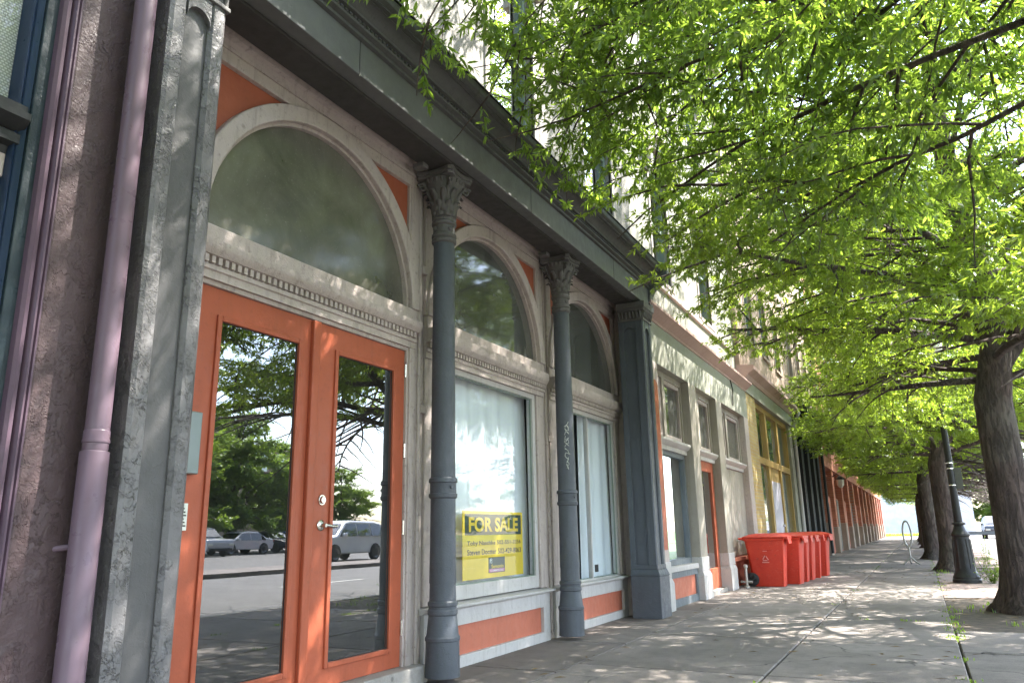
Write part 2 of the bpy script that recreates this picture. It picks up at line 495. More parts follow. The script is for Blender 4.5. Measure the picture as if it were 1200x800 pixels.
M['hardware'] = plain('brushed_steel', (0.6, 0.58, 0.54), 0.25, 1.0, 0.05, 20, 0.05)
M['panel_metal'] = plain('grey_intercom_metal', (0.2, 0.23, 0.23), 0.35, 0.4, 0.1, 5)
M['white_plastic'] = plain('white_plastic', (0.6, 0.6, 0.58), 0.4, 0, 0.05)
M['rubber'] = plain('black_rubber', (0.02, 0.02, 0.02), 0.7, 0, 0.2)
M['glass_door'] = glass('door_glass', (0.5, 0.55, 0.55), 1.9, 0.10, 0.05, (0.25, 0.25, 0.23), wav=0.01)
M['glass_win'] = glass('shop_window_glass', (0.95, 0.98, 1.0), 0.75, 0.0, 0.0, wav=0.02)
M['glass_arch'] = glass('frosted_arch_glass', (0.6, 0.65, 0.6), 1.5, 0.01, 0.93, (0.15, 0.143, 0.118), rough=0.14)
M['glass_arch_clear'] = glass('dusty_arch_glass', (0.6, 0.65, 0.6), 1.6, 0.02, 0.8, (0.115, 0.12, 0.11), rough=0.06)
M['glass_up'] = glass('upper_window_glass', (0.35, 0.4, 0.42), 3.4, 0.35, 0.0, wav=0.05)
M['car_glass'] = glass('car_glass', (0.15, 0.17, 0.18), 2.0, 0.05)
M['curtain'] = None
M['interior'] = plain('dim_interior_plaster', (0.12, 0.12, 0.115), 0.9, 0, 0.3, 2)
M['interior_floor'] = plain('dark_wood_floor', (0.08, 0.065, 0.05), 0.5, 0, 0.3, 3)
M['concrete'] = concrete('worn_sidewalk_concrete', (0.27, 0.235, 0.213), (0.14, 0.122, 0.11), 0.9)
M['concrete_dark'] = concrete('dark_border_concrete', (0.2, 0.172, 0.156), (0.125, 0.108, 0.097), 0.4)
M['kerb'] = concrete('kerb_stone', (0.36, 0.34, 0.32), (0.24, 0.22, 0.2), 0.0, 0.2, 1.5)
M['asphalt'] = concrete('asphalt', (0.15, 0.145, 0.14), (0.1, 0.098, 0.095), 0.6, 0.0)
M['soil'] = plain('dry_soil', (0.09, 0.07, 0.05), 0.95, 0, 0.5, 10, 0.8)
M['joint'] = plain('joint_grit', (0.06, 0.052, 0.042), 0.95, 0, 0.5, 14, 0.8)
M['grass'] = plain('lawn_green', (0.06, 0.13, 0.025), 0.9, 0, 0.4, 3, 0.6)
M['dark_plate'] = plain('dull_sign_back', (0.07, 0.075, 0.07), 0.6, 0.2)
M['line'] = plain('worn_road_line', (0.6, 0.6, 0.56), 0.7, 0, 0.2, 8)
M['bark'] = bark_mat('grey_brown_bark', (0.14, 0.1, 0.085), (0.065, 0.045, 0.038))
M['leaf_a'] = leaf_mat('willow_oak_leaf', (0.04, 0.085, 0.014), (0.09, 0.155, 0.025), (0.37, 0.54, 0.06))
M['leaf_b'] = leaf_mat('pale_willow_oak_leaf', (0.045, 0.09, 0.015), (0.1, 0.165, 0.025), (0.47, 0.64, 0.06))
M['brick_red'] = brick_mat('red_brick', (0.46, 0.17, 0.1), (0.36, 0.12, 0.07), (0.36, 0.27, 0.22))
M['brick_yellow'] = brick_mat('yellow_brick', (0.48, 0.36, 0.14), (0.42, 0.28, 0.1), (0.4, 0.36, 0.3))
M['brick_tan'] = brick_mat('tan_brick', (0.36, 0.26, 0.2), (0.3, 0.21, 0.16), (0.3, 0.25, 0.2))
M['paver'] = brick_mat('pinkish_paver', (0.34, 0.24, 0.21), (0.28, 0.2, 0.17), (0.15, 0.12, 0.1))
M['stone'] = paint('pale_stone', (0.32, 0.26, 0.21), dirt=(0.2, 0.17, 0.13), dirt_amt=0.3, rough=0.8, bump=0.5)
M['white_wall'] = paint('white_warehouse_paint', (0.66, 0.66, 0.72), dirt=(0.4, 0.4, 0.42), dirt_amt=0.15, rough=0.8)


def paver_fix():
    t = NT('brick_paver_ground')
    v = t.pos('world', swiz='xy0')
    br = t.n("ShaderNodeTexBrick"); t.l(v, br.inputs["Vector"])
    br.inputs["Scale"].default_value = 1.0; br.inputs["Brick Width"].default_value = 0.2; br.inputs["Row Height"].default_value = 0.1
    br.inputs["Mortar Size"].default_value = 0.006
    br.inputs["Color1"].default_value = (0.32, 0.23, 0.2, 1); br.inputs["Color2"].default_value = (0.24, 0.17, 0.15, 1); br.inputs["Mortar"].default_value = (0.1, 0.085, 0.07, 1)
    nz = t.noise(t.pos('world'), 2.5, 6, 0.6)
    cc = t.mix(t.math('MULTIPLY', t.ramp(nz, 0.4, 0.7), 0.5), br.outputs["Color"], (0.3, 0.27, 0.24))
    t.l(cc, t.b.inputs["Base Color"]); t.b.inputs["Roughness"].default_value = 0.9
    h = t.math('SUBTRACT', 1.0, br.outputs["Fac"]); t.l(t.bump(h, 0.6, 0.01), t.b.inputs["Normal"])
    return t.m


M['paver'] = paver_fix()


def curtain_mat():
    t = NT('sheer_curtain')
    w = t.pos('world', scale=(1, 6, 0.15))
    nz = t.noise(w, 2, 4)
    cc = t.mix(t.ramp(nz, 0.3, 0.7), (0.8, 0.8, 0.8), (0.93, 0.92, 0.92))
    t.l(cc, t.b.inputs["Base Color"]); t.b.inputs["Roughness"].default_value = 0.9
    return t.m


M['curtain'] = curtain_mat()


def lace_mat():
    t = NT('lace_blind')
    w = t.pos('world', swiz='yz0')
    br = t.n("ShaderNodeTexBrick"); t.l(w, br.inputs["Vector"]); br.inputs["Scale"].default_value = 1; br.inputs["Brick Width"].default_value = 0.016; br.inputs["Row Height"].default_value = 0.012
    br.inputs["Mortar Size"].default_value = 0.003
    br.inputs["Color1"].default_value = (0.55, 0.52, 0.44, 1); br.inputs["Color2"].default_value = (0.5, 0.48, 0.4, 1); br.inputs["Mortar"].default_value = (0.28, 0.26, 0.22, 1)
    t.l(br.outputs["Color"], t.b.inputs["Base Color"]); t.b.inputs["Roughness"].default_value = 0.9
    return t.m


M['lace'] = lace_mat()
def flat(name, colr, rough=0.5):
    t = NT(name)
    nz = t.noise(t.pos('object'), 12, 3)
    t.l(t.mix(t.ramp(nz, 0.3, 0.7), tuple(c * 0.93 for c in colr), colr), t.b.inputs["Base Color"]); t.b.inputs["Roughness"].default_value = rough
    return t.m


M['sign_y'] = flat('sign_yellow', (0.75, 0.5, 0.02))
M['sign_g'] = flat('sign_dark_green', (0.012, 0.035, 0.022))
M['sign_k'] = flat('sign_black', (0.015, 0.014, 0.012))
M['sign_w'] = flat('sign_white', (0.7, 0.72, 0.66))
M['sign_p'] = flat('sign_magenta', (0.5, 0.15, 0.28))
def cart_mat():
    t = NT('red_cart_plastic')
    w = t.pos('object')
    a = t.noise(w, 3, 6, 0.65, 0.6)
    cc = t.mix(t.ramp(a, 0.35, 0.7), (0.5, 0.02, 0.006), (0.62, 0.045, 0.014))
    cc = t.mix(t.math('MULTIPLY', t.ramp(t.noise(w, 9, 6, 0.7), 0.55, 0.75), 0.4), cc, (0.6, 0.1, 0.06))
    sc_ = t.noise(t.pos('object', scale=(3, 3, 14)), 5, 6, 0.7)
    cc = t.mix(t.math('MULTIPLY', t.ramp(sc_, 0.58, 0.7), 0.5), cc, (0.62, 0.2, 0.14))
    cc = t.mix(t.math('MULTIPLY', t.ramp(t.noise(w, 16, 6, 0.7), 0.6, 0.7), 0.6), cc, (0.16, 0.03, 0.02))
    t.l(cc, t.b.inputs["Base Color"]); t.b.inputs["Roughness"].default_value = 0.5
    t.l(t.bump(t.noise(w, 60, 3), 0.15, 0.004), t.b.inputs["Normal"])
    return t.m


M['cart'] = cart_mat()
M['cart_mark'] = flat('faded_pink_emblem', (0.75, 0.28, 0.26))
def car_paint(name, c):
    t = NT(name)
    t.b.inputs["Base Color"].default_value = (*c, 1); t.b.inputs["Roughness"].default_value = 0.3; t.b.inputs["Metallic"].default_value = 0.2
    t.b.inputs["Coat Weight"].default_value = 0.8; t.b.inputs["Coat Roughness"].default_value = 0.05
    nz = t.noise(t.pos('object'), 3, 3); t.l(t.mix(t.ramp(nz, 0.3, 0.7), tuple(x * 0.92 for x in c), c), t.b.inputs["Base Color"])
    return t.m
for k_, c_ in (('white', (0.75, 0.76, 0.78)), ('silver', (0.42, 0.43, 0.45)), ('dark', (0.03, 0.035, 0.05)), ('blue', (0.04, 0.12, 0.3)), ('red', (0.35, 0.03, 0.03))):
    M['car_' + k_] = car_paint('car_paint_' + k_, c_)
M['lamp_glass'] = plain('lamp_glass', (0.6, 0.58, 0.5), 0.3, 0, 0.05)
M['red_light'] = flat('tail_light_red', (0.4, 0.02, 0.02), 0.2)
M['chrome'] = plain('bright_metal', (0.7, 0.7, 0.7), 0.2, 1.0, 0.05)
M['tree_metal'] = plain('galvanised_pipe', (0.42, 0.4, 0.37), 0.45, 0.5, 0.2)
# ================================================================== GROUND
def sheet(name, x0, x1, y0, y1, z, mat, nx=1, ny=1):
    m = MB(); m.add([(x0, y0, z), (x1, y0, z), (x1, y1, z), (x0, y1, z)], [(0, 1, 2, 3)])
    return m.build(name, mat, kind='structure', recalc=False)


sheet('ground', -400, 400, -400, 600, -0.22, M['grass'])
road = MB().box(1.95, 11.6, -80, 230, -0.3, -0.13).build('road', M['asphalt'], kind='structure')
for yy in range(-10, 90, 6):
    MB().box(6.7, 6.82, yy, yy + 3, -0.134, -0.126).build('lane_mark', M['line'], road)
lot = MB().box(14.2, 48, -60, 120, -0.3, -0.06).build('parking_lot', M['asphalt'], kind='structure')
walk2 = MB().box(11.6, 14.2, -80, 230, -0.3, 0.0).build('far_pavement', M['concrete'], kind='structure')

sidewalk = MB().box(-3.6, 1.78, -14, 100, -0.3, -0.03).build('sidewalk', M['joint'], kind='structure')
# concrete flags: near building border, inner lane, outer lane
slab_mesh = {}
rs = random.Random(3)


def slab(x0, x1, y0, y1, mat, tilt=0.004, lift=0.0):
    w, d = x1 - x0 - 0.014, y1 - y0 - 0.014
    key = (round(w, 3), round(d, 3), mat.name)
    if key not in slab_mesh:
        m = MB()
        c = 0.008
        a, b = w / 2, d / 2
        m.add([(-a, -b, -0.04), (a, -b, -0.04), (a, b, -0.04), (-a, b, -0.04), (-a, -b, -c), (a, -b, -c), (a, b, -c), (-a, b, -c),
               (-a + c, -b + c, 0), (a - c, -b + c, 0), (a - c, b - c, 0), (-a + c, b - c, 0)],
              [(0, 1, 5, 4), (1, 2, 6, 5), (2, 3, 7, 6), (3, 0, 4, 7), (4, 5, 9, 8), (5, 6, 10, 9), (6, 7, 11, 10), (7, 4, 8, 11), (8, 9, 10, 11)])
        o = m.build('slab', mat, sidewalk, recalc=True)
        slab_mesh[key] = o.data
        # mesh origin sits at z = -0.04
    else:
        o = bpy.data.objects.new('slab', slab_mesh[key]); col.objects.link(o); o.parent = sidewalk
    pw = WORLD[sidewalk.name]
    o.location = Vector(((x0 + x1) / 2, (y0 + y1) / 2, -0.04 + lift)) - Vector(pw)
    o.rotation_euler = (rs.uniform(-tilt, tilt) * 0.5, rs.uniform(-tilt, tilt) * 0.5, rs.uniform(-0.001, 0.001))
    return o


ys = [-10 + 1.55 * i for i in range(0, 42)]
for i in range(len(ys) - 1):
    y0, y1 = ys[i], ys[i + 1]
    slab(-3.52, -2.52, y0, y1, M['concrete_dark'], 0.002)
y = -9.3
while y < 56:
    d = 1.9
    slab(-2.52, -1.1, y, y + d, M['concrete'], 0.004)
    slab(-1.1, 0.16, y - 0.0, y + d, M['concrete'], 0.005)
    y += d
y = -9.0
while y < 9.0:
    slab(0.16, 1.78, y, y + 1.5, M['concrete'], 0.006, rs.uniform(-0.004, 0.004))
    y += 1.5
sheet('brick_strip', 0.16, 1.78, 12.9, 19.2, -0.002, M['paver'])
sheet('brick_strip', 0.16, 1.78, 21.6, 25.8, -0.002, M['paver'])
sheet('brick_strip', 0.16, 1.78, 28.2, 100, -0.002, M['paver'])
sheet('tree_pit', 0.16, 1.78, 9.02, 12.9, -0.012, M['soil'])
sheet('tree_pit', 0.16, 1.78, 19.2, 21.6, -0.012, M['soil'])
sheet('tree_pit', 0.16, 1.78, 25.8, 28.2, -0.012, M['soil'])
sheet('far_walk_surface', -3.52, 0.16, 56.3, 100, -0.002, M['concrete'])
kerb = MB().box(1.78, 1.95, -80, -12, -0.3, -0.004).build('kerb', M['kerb'], kind='structure')
kst = MB().box(1.782, 1.95, 0, 1.79, -0.3, 0.0).build('kerb_stone', M['kerb'], kerb, bevel=0.012)
pwk = Vector(WORLD[kerb.name])
for i in range(36):
    o = kst if i == 0 else kst.copy()
    if i: col.objects.link(o)
    o.location = Vector((1.866, -12 + 1.8 * i + 0.9, -0.3 + rs.uniform(-0.006, 0.004))) - pwk

# weeds in joints and litter
def tufts(name, spots, mat, hmin, hmax, blades, label=None, kind='stuff', cat=None, spread=0.1, w=0.006):
    m = MB()
    for (cx, cy) in spots:
        for k in range(blades):
            a = random.uniform(0, 2 * PI); r = random.uniform(0, spread)
            x, y = cx + r * math.cos(a), cy + r * math.sin(a)
            h = random.uniform(hmin, hmax); b = random.uniform(0, 2 * PI); ln = random.uniform(0.1, 0.8) * h
            dx, dy = math.cos(b), math.sin(b); sx, sy = -dy * w, dx * w
            m.add([(x - sx, y - sy, -0.02), (x + sx, y + sy, -0.02), (x + dx * ln * .4 + sx, y + dy * ln * .4 + sy, h * .6), (x + dx * ln * .4 - sx, y + dy * ln * .4 - sy, h * .6), (x + dx * ln, y + dy * ln, h)],
                  [(0, 1, 2, 3), (3, 2, 4)])
    return m.build(name, mat, kind=kind, label=label, cat=cat, recalc=False)


sp = [(0.16 + random.gauss(0, 0.03), random.uniform(8.2, 10.6)) for _ in range(16)] + [(random.uniform(-0.9, 0.2), 9.7 + random.gauss(0, 0.03)) for _ in range(4)] \
    + [(0.16, random.uniform(3, 30)) for _ in range(30)] + [(-1.1, random.uniform(4, 30)) for _ in range(8)]
tufts('joint_weeds', sp, M['leaf_a'], 0.005, 0.022, 9, 'low weeds growing in the sidewalk joints', cat='weeds')
sp = [(random.uniform(0.2, 1.7), random.choice([random.uniform(9.1, 12.8), random.uniform(19.2, 21.6), random.uniform(26, 28)])) for _ in range(46)]
tufts('tree_pit_grass', sp, M['leaf_a'], 0.01, 0.05, 12, 'thin grass on the soil round the trees', cat='grass', spread=0.2)

# fallen leaves
fm = MB()
for _ in range(420):
    x, y = random.uniform(-3.2, 1.6), random.uniform(2.5, 22)
    if random.random() < .5: x = random.choice([0.16, -1.1, 1.2, -2.52]) + random.gauss(0, 0.12)
    a = random.uniform(0, 2 * PI); L = random.uniform(.03, .055); w = L * .14
    dx, dy = math.cos(a), math.sin(a)
    fm.add([(x - dx * L, y - dy * L, .006), (x - dy * w, y + dx * w, .012), (x + dx * L, y + dy * L, .007), (x + dy * w, y - dx * w, .006)], [(0, 1, 2, 3)])
t_ = NT('dry_leaf'); t_.b.inputs["Base Color"].default_value = (0.16, 0.1, 0.035, 1); t_.b.inputs["Roughness"].default_value = .8
fm.build('fallen_leaves', t_.m, kind='stuff', label='dry narrow leaves scattered over the sidewalk', cat='leaves', recalc=False)

# ================================================================== MAIN BUILDING
XW = -3.30
B = thing('cast_iron_storefront', (-3.3, 5.7, 0), 'grey cast-iron shopfront with three arched bays and slim columns under a dark cornice', 'building')
# floor slab / threshold and interior room
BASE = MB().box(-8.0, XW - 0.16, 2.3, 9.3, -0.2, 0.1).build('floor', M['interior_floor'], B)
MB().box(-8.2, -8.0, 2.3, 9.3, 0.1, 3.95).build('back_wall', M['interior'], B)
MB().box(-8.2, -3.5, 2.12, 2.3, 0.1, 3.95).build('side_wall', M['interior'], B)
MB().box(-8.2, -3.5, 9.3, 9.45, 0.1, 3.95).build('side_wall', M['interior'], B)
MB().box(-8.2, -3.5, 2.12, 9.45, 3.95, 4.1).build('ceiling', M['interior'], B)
MB().box(XW - 0.16, XW + 0.1, 2.3, 4.82, -0.1, 0.115).build('threshold', M['kerb'], B, bevel=0.01)

ARCH_Z = 2.69
bays = [3.67, 5.97, 8.27]


def arch_bay(cy, idx, clear=False):
    R0, R1 = 0.985, 1.095
    wdw = MB().ring(cy, ARCH_Z, R0, R1, XW - 0.05, XW + 0.045, n=56).build('arch_window', M['trim'], B, bevel=0.008, smooth=35)
    MB().ring(cy, ARCH_Z, R0 - 0.022, R0 + 0.002, XW - 0.05, XW + 0.0, n=56).build('bead', M['trim'], wdw, smooth=35)
    # glass (half disc with thickness)
    n = 48
    prof = [(cy + (R0) * math.cos(PI * i / n), ARCH_Z + (R0) * math.sin(PI * i / n)) for i in range(n + 1)]
    MB().prism(prof, 'x', XW - 0.042, XW - 0.036).build('pane', M['glass_arch_clear' if clear else 'glass_arch'], wdw)
    # bottom rail
    MB().box(XW - 0.06, XW + 0.03, cy - 1.09, cy + 1.09, 2.585, ARCH_Z).build('bottom_rail', M['trim'], wdw, bevel=0.006)
    # spandrel panels
    for sgn in (-1, 1):
        pts = []
        a0 = math.acos(0.985 / 1.06)
        for i in range(21):
            a = a0 + (PI / 2 - a0) * i / 20
            pts.append((cy + sgn * 1.06 * math.cos(a), ARCH_Z + 1.06 * math.sin(a)))
        pts += [(cy, 3.78), (cy + sgn * 0.985, 3.78)]
        MB().prism(pts, 'x', XW - 0.045, XW - 0.012).build('spandrel', M['orange'], wdw)
        # inner edging of the spandrel
        MB().box(XW - 0.045, XW + 0.012, cy + sgn * 0.985 - (0.02 if sgn > 0 else 0), cy + sgn * 0.985 + (0.02 if sgn < 0 else 0), 3.12, 3.715).build('edging', M['trim'], wdw, bevel=0.004)
        # casing beside the arch
        y0 = cy + sgn * 0.985; y1 = cy + sgn * 1.105
        MB().box(XW - 0.06, XW + 0.02, min(y0, y1), max(y0, y1), 2.69, 3.72).build('casing', M['trim'], wdw, bevel=0.006)
    MB().box(XW - 0.06, XW + 0.024, cy - 1.105, cy + 1.105, 3.715, 3.80).build('head_board', M['trim'], wdw, bevel=0.005)
    # stepped board behind
    return wdw


for i, cy in enumerate(bays):
    arch_bay(cy, i, clear=(i > 0))

# crown moulding running along the wall head
prof = [(XW - 0.06, 3.80), (XW + 0.035, 3.80), (XW + 0.035, 3.825), (XW + 0.02, 3.83), (XW + 0.02, 3.875), (XW + 0.05, 3.885), (XW + 0.075, 3.915), (XW + 0.11, 3.93), (XW + 0.11, 3.95), (XW + 0.09, 3.955), (XW + 0.09, 3.985), (XW - 0.06, 3.985)]
MB().prism(prof, 'y', 2.3, 9.32).build('crown_moulding', M['trim'], B, smooth=30)

# lintel with dentils under each arch
def lintel(cy, y0, y1, zt=2.585, h=0.2):
    z0 = zt - h
    prof = [(XW - 0.05, z0), (XW + 0.02, z0), (XW + 0.02, z0 + 0.045), (XW + 0.032, z0 + 0.05), (XW + 0.032, z0 + 0.075), (XW + 0.018, z0 + 0.08), (XW + 0.018, z0 + 0.12),
            (XW + 0.055, z0 + 0.125), (XW + 0.075, z0 + 0.15), (XW + 0.085, z0 + 0.17), (XW + 0.085, z0 + h), (XW - 0.05, z0 + h)]
    l = MB().prism(prof, 'y', y0, y1).build('dentil_lintel', M['trim'], B, smooth=30)
    m = MB(); yy = y0 + 0.02
    while yy < y1 - 0.02:
        m.box(XW + 0.016, XW + 0.046, yy, yy + 0.026, z0 + 0.082, z0 + 0.122); yy += 0.046
    m.build('dentils', M['trim'], l, kind='stuff')
    return l


lintel(bays[0], 2.54, 4.735, 2.583, 0.2)
lintel(bays[1], 4.875, 7.05, 2.583, 0.235)
lintel(bays[2], 7.19, 9.33, 2.583, 0.235)

# piers between bays
for py, w in ((4.80, 0.075), (7.115, 0.075)):
    MB().box(XW - 0.12, XW - 0.005, py - w, py + w, 0, 3.80).build('bay_pier', M['trim'], B, bevel=0.006)
    MB().tube([(XW + 0.004, py, 0.05), (XW + 0.004, py, 3.78)], 0.016, 8).build('pier_bead', M['trim'], B, smooth=50)
    MB().box(XW - 0.01, XW + 0.035, py + 0.01, py + 0.075, 3.02, 3.09).build('corbel_block', M['trim'], B, bevel=0.006)
    MB().box(XW - 0.01, XW + 0.03, py + 0.01, py + 0.075, 1.9, 1.96).build('corbel_block', M['trim'], B, bevel=0.006)

# door jambs and frame
MB().box(XW - 0.10, XW + 0.015, 4.665, 4.73, 0.115, 2.383).build('door_jamb', M['trim'], B, bevel=0.005)
MB().box(XW - 0.10, XW + 0.0, 4.645, 4.668, 0.115, 2.36).build('door_jamb', M['trim'], B, bevel=0.003)
MB().box(XW - 0.10, XW + 0.015, 2.545, 2.64, 0.115, 2.383).build('door_jamb', M['trim'], B, bevel=0.005)
MB().box(XW - 0.10, XW + 0.0, 2.64, 4.665, 2.355, 2.383).build('door_head', M['trim'], B, bevel=0.003)


def door_leaf(y0, y1, hinge_right, lab=None, sl=0.162, sr=0.115):
    xs0, xs1 = XW - 0.062, XW - 0.018
    z0, z1 = 0.12, 2.352
    gy0, gy1, gz0, gz1 = y0 + sl, y1 - sr, 0.225, 2.2
    # stiles and rails in one frame
    m = MB()
    m.box(xs0, xs1, y0, gy0, z0, z1); m.box(xs0, xs1, gy1, y1, z0, z1)
    m.box(xs0, xs1, gy0, gy1, z0, gz0); m.box(xs0, xs1, gy0, gy1, gz1, z1)
    lf = m.build('door_leaf', M['door'], B, label=lab)
    # raised glazing bead all round
    gb = MB()
    t = 0.032
    a0, a1, b0, b1 = gy0 - 0.004, gy1 + 0.004, gz0 - 0.004, gz1 + 0.004
    for (ya, yb, za, zb) in ((a0, a0 + t, b0, b1), (a1 - t, a1, b0, b1), (a0 + t, a1 - t, b0, b0 + t), (a0 + t, a1 - t, b1 - t, b1)):
        gb.box(xs1 - 0.02, xs1 + 0.014, ya, yb, za, zb)
    gb.build('glazing_bead', M['door'], lf, bevel=0.005)
    gk = MB()
    t2 = 0.006
    for (ya, yb, za, zb) in ((a0 + t, a0 + t + t2, b0 + t, b1 - t), (a1 - t - t2, a1 - t, b0 + t, b1 - t), (a0 + t + t2, a1 - t - t2, b0 + t, b0 + t + t2), (a0 + t + t2, a1 - t - t2, b1 - t - t2, b1 - t)):
        gk.box(xs1 - 0.012, xs1 - 0.003, ya, yb, za, zb)
    gk.build('gasket', M['rubber'], lf)
    MB().box(xs1 - 0.008, xs1 - 0.004, gy0 + 0.03, gy1 - 0.03, gz0 + 0.03, gz1 - 0.03).build('pane', M['glass_door'], lf)
    for hz in (0.32, 1.0, 1.55, 2.15):
        hy = y1 + 0.004 if hinge_right else y0 - 0.004
        hm = MB().tube([(xs1 + 0.008, hy, hz), (xs1 + 0.008, hy, hz + 0.1)], 0.009, 8)
        hm.box(xs1 - 0.001, xs1 + 0.003, hy - 0.002, hy + (0.02 if hinge_right else -0.02) if hinge_right else hy + 0.002, hz, hz + 0.1) if hinge_right else hm.box(xs1 - 0.001, xs1 + 0.003, hy - 0.02, hy + 0.002, hz, hz + 0.1)
        hm.build('hinge', M['hardware'], lf, smooth=40)
    return lf


dl = door_leaf(2.66, 3.625, False, sl=.205, sr=.095)
drf = door_leaf(3.665, 4.64, True, 'right-hand door leaf with the lever handle and deadbolt', sl=.188, sr=.118)
MB().box(XW - 0.02, XW + 0.012, 3.612, 3.68, 0.122, 2.35).build('astragal', M['door'], drf, bevel=0.008)
# lever handle and deadbolt on the right leaf
HY = 3.775
h = MB()
xs1 = XW - 0.018
def disc_x(m, x0, x1, cy, cz, r, r2=None, n=20):
    r2 = r if r2 is None else r2
    vs = [(x0, cy + r * math.cos(2 * PI * k / n), cz + r * math.sin(2 * PI * k / n)) for k in range(n)] + [(x1, cy + r2 * math.cos(2 * PI * k / n), cz + r2 * math.sin(2 * PI * k / n)) for k in range(n)]
    fs = [tuple(range(n)), tuple(range(2 * n - 1, n - 1, -1))] + [(k, (k + 1) % n, (k + 1) % n + n, k + n) for k in range(n)]
    m.add(vs, fs)


HZ = 1.065
disc_x(h, xs1 - 0.002, xs1 + 0.008, HY, HZ, 0.036, 0.033)
disc_x(h, xs1 + 0.008, xs1 + 0.014, HY, HZ, 0.033, 0.024)
disc_x(h, xs1 + 0.012, xs1 + 0.05, HY, HZ, 0.012)
h.tube([(xs1 + 0.048, HY, HZ), (xs1 + 0.052, HY + 0.03, HZ - 0.002), (xs1 + 0.05, HY + 0.07, HZ - 0.008), (xs1 + 0.044, HY + 0.11, HZ - 0.004)], [0.012, 0.01, 0.009, 0.008], 10)
h.build('lever_handle', M['hardware'], drf, smooth=40)
h = MB(); DZ = 1.22
disc_x(h, xs1 - 0.002, xs1 + 0.01, HY, DZ, 0.034, 0.032); disc_x(h, xs1 + 0.01, xs1 + 0.022, HY, DZ, 0.024, 0.02)
h.box(xs1 + 0.02, xs1 + 0.0235, HY - 0.002, HY + 0.002, DZ - 0.008, DZ + 0.008)
h.build('deadbolt', M['hardware'], drf, smooth=40)
# intercom and notice on the left leaf's outer stile side
def outer_left_panel():
    MB().box(XW - 0.10, XW - 0.012, 2.545, 2.66, 0.12, 2.36).build('side_panel', M['door'], B, bevel=0.004)


MB().box(XW - 0.02, XW + 0.04, 2.65, 2.772, 1.32, 1.64).build('intercom_box', M['panel_metal'], B, bevel=0.005)
ms_ = MB().box(XW - 0.02, XW - 0.008, 2.70, 2.765, 1.04, 1.175).build('notice_plate', M['sign_w'], B, bevel=0.001)
nl = MB()
for k in range(6): nl.box(XW - 0.008, XW - 0.0065, 2.71, 2.757 - (k % 3) * 0.006, 1.06 + k * 0.017, 1.067 + k * 0.017)
nl.build('print_line', M['sign_k'], ms_, kind='stuff')

# display windows of bays two and three
def display_window(y0, y1, gz0, gy0, gy1, mull=None):
    win = MB().box(XW - 0.07, XW + 0.01, y0, gy0 - 0.06, 0.484, 2.348).build('display_window', M['trim'], B, bevel=0.006)
    MB().box(XW - 0.07, XW + 0.01, gy1 + 0.06, y1, 0.484, 2.348).build('casing', M['trim'], win, bevel=0.006)
    # sash
    s = MB()
    s.box(XW - 0.08, XW - 0.012, gy0 - 0.06, gy0, gz0 - 0.11, 2.35); s.box(XW - 0.08, XW - 0.012, gy1, gy1 + 0.06, gz0 - 0.11, 2.35)
    s.box(XW - 0.08, XW - 0.012, gy0, gy1, gz0 - 0.11, gz0); s.box(XW - 0.08, XW - 0.012, gy0, gy1, 2.30, 2.35)
    s.build('sash', M['trim_lt'], win, bevel=0.004)
    MB().box(XW - 0.05, XW - 0.044, gy0 - 0.005, gy1 + 0.005, gz0 - 0.005, 2.305).build('pane', M['glass_win'], win)
    pt = MB()
    for (ya, yb, za, zb) in ((gy0, gy0 + .01, gz0, 2.3), (gy1 - .01, gy1, gz0, 2.3), (gy0 + .01, gy1 - .01, gz0, gz0 + .01), (gy0 + .01, gy1 - .01, 2.29, 2.3)):
        pt.box(XW - 0.044, XW - 0.03, ya, yb, za, zb)
    pt.build('putty_line', M['sash_green'], win)
    if mull:
        MB().box(XW - 0.07, XW - 0.02, mull - 0.014, mull + 0.014, gz0, 2.30).build('mullion', M['trim_lt'], win, bevel=0.003)
    # sill and bulkhead
    pr = [(XW - 0.06, 0.43), (XW + 0.03, 0.43), (XW + 0.035, 0.44), (XW + 0.075, 0.448), (XW + 0.078, 0.468), (XW - 0.06, 0.482)]
    MB().prism(pr, 'y', y0 - 0.03, y1 + 0.03).build('sill', M['trim_lt'], win, bevel=0.003)
    bk = MB()
    bk.box(XW - 0.06, XW + 0.02, y0, y1, 0.0, 0.085); bk.box(XW - 0.06, XW + 0.02, y0, y1, 0.31, 0.43)
    bk.box(XW - 0.06, XW + 0.02, y0, y0 + 0.14, 0.085, 0.31); bk.box(XW - 0.06, XW + 0.02, y1 - 0.14, y1, 0.085, 0.31)
    blk = bk.build('bulkhead', M['trim_lt'], win)
    MB().box(XW - 0.05, XW - 0.012, y0 + 0.13, y1 - 0.13, 0.08, 0.315).build('bulkhead_panel', M['salmon'], win)
    return win


w2 = display_window(4.88, 7.05, 0.60, 5.10, 6.83)
w3 = display_window(7.19, 9.32, 0.49, 7.42, 9.12, 8.31)
# small dark sticker inside bay three
MB().box(XW - 0.0435, XW - 0.042, 8.42, 8.53, 0.55, 0.63).build('sticker', M['sign_k'], w3)


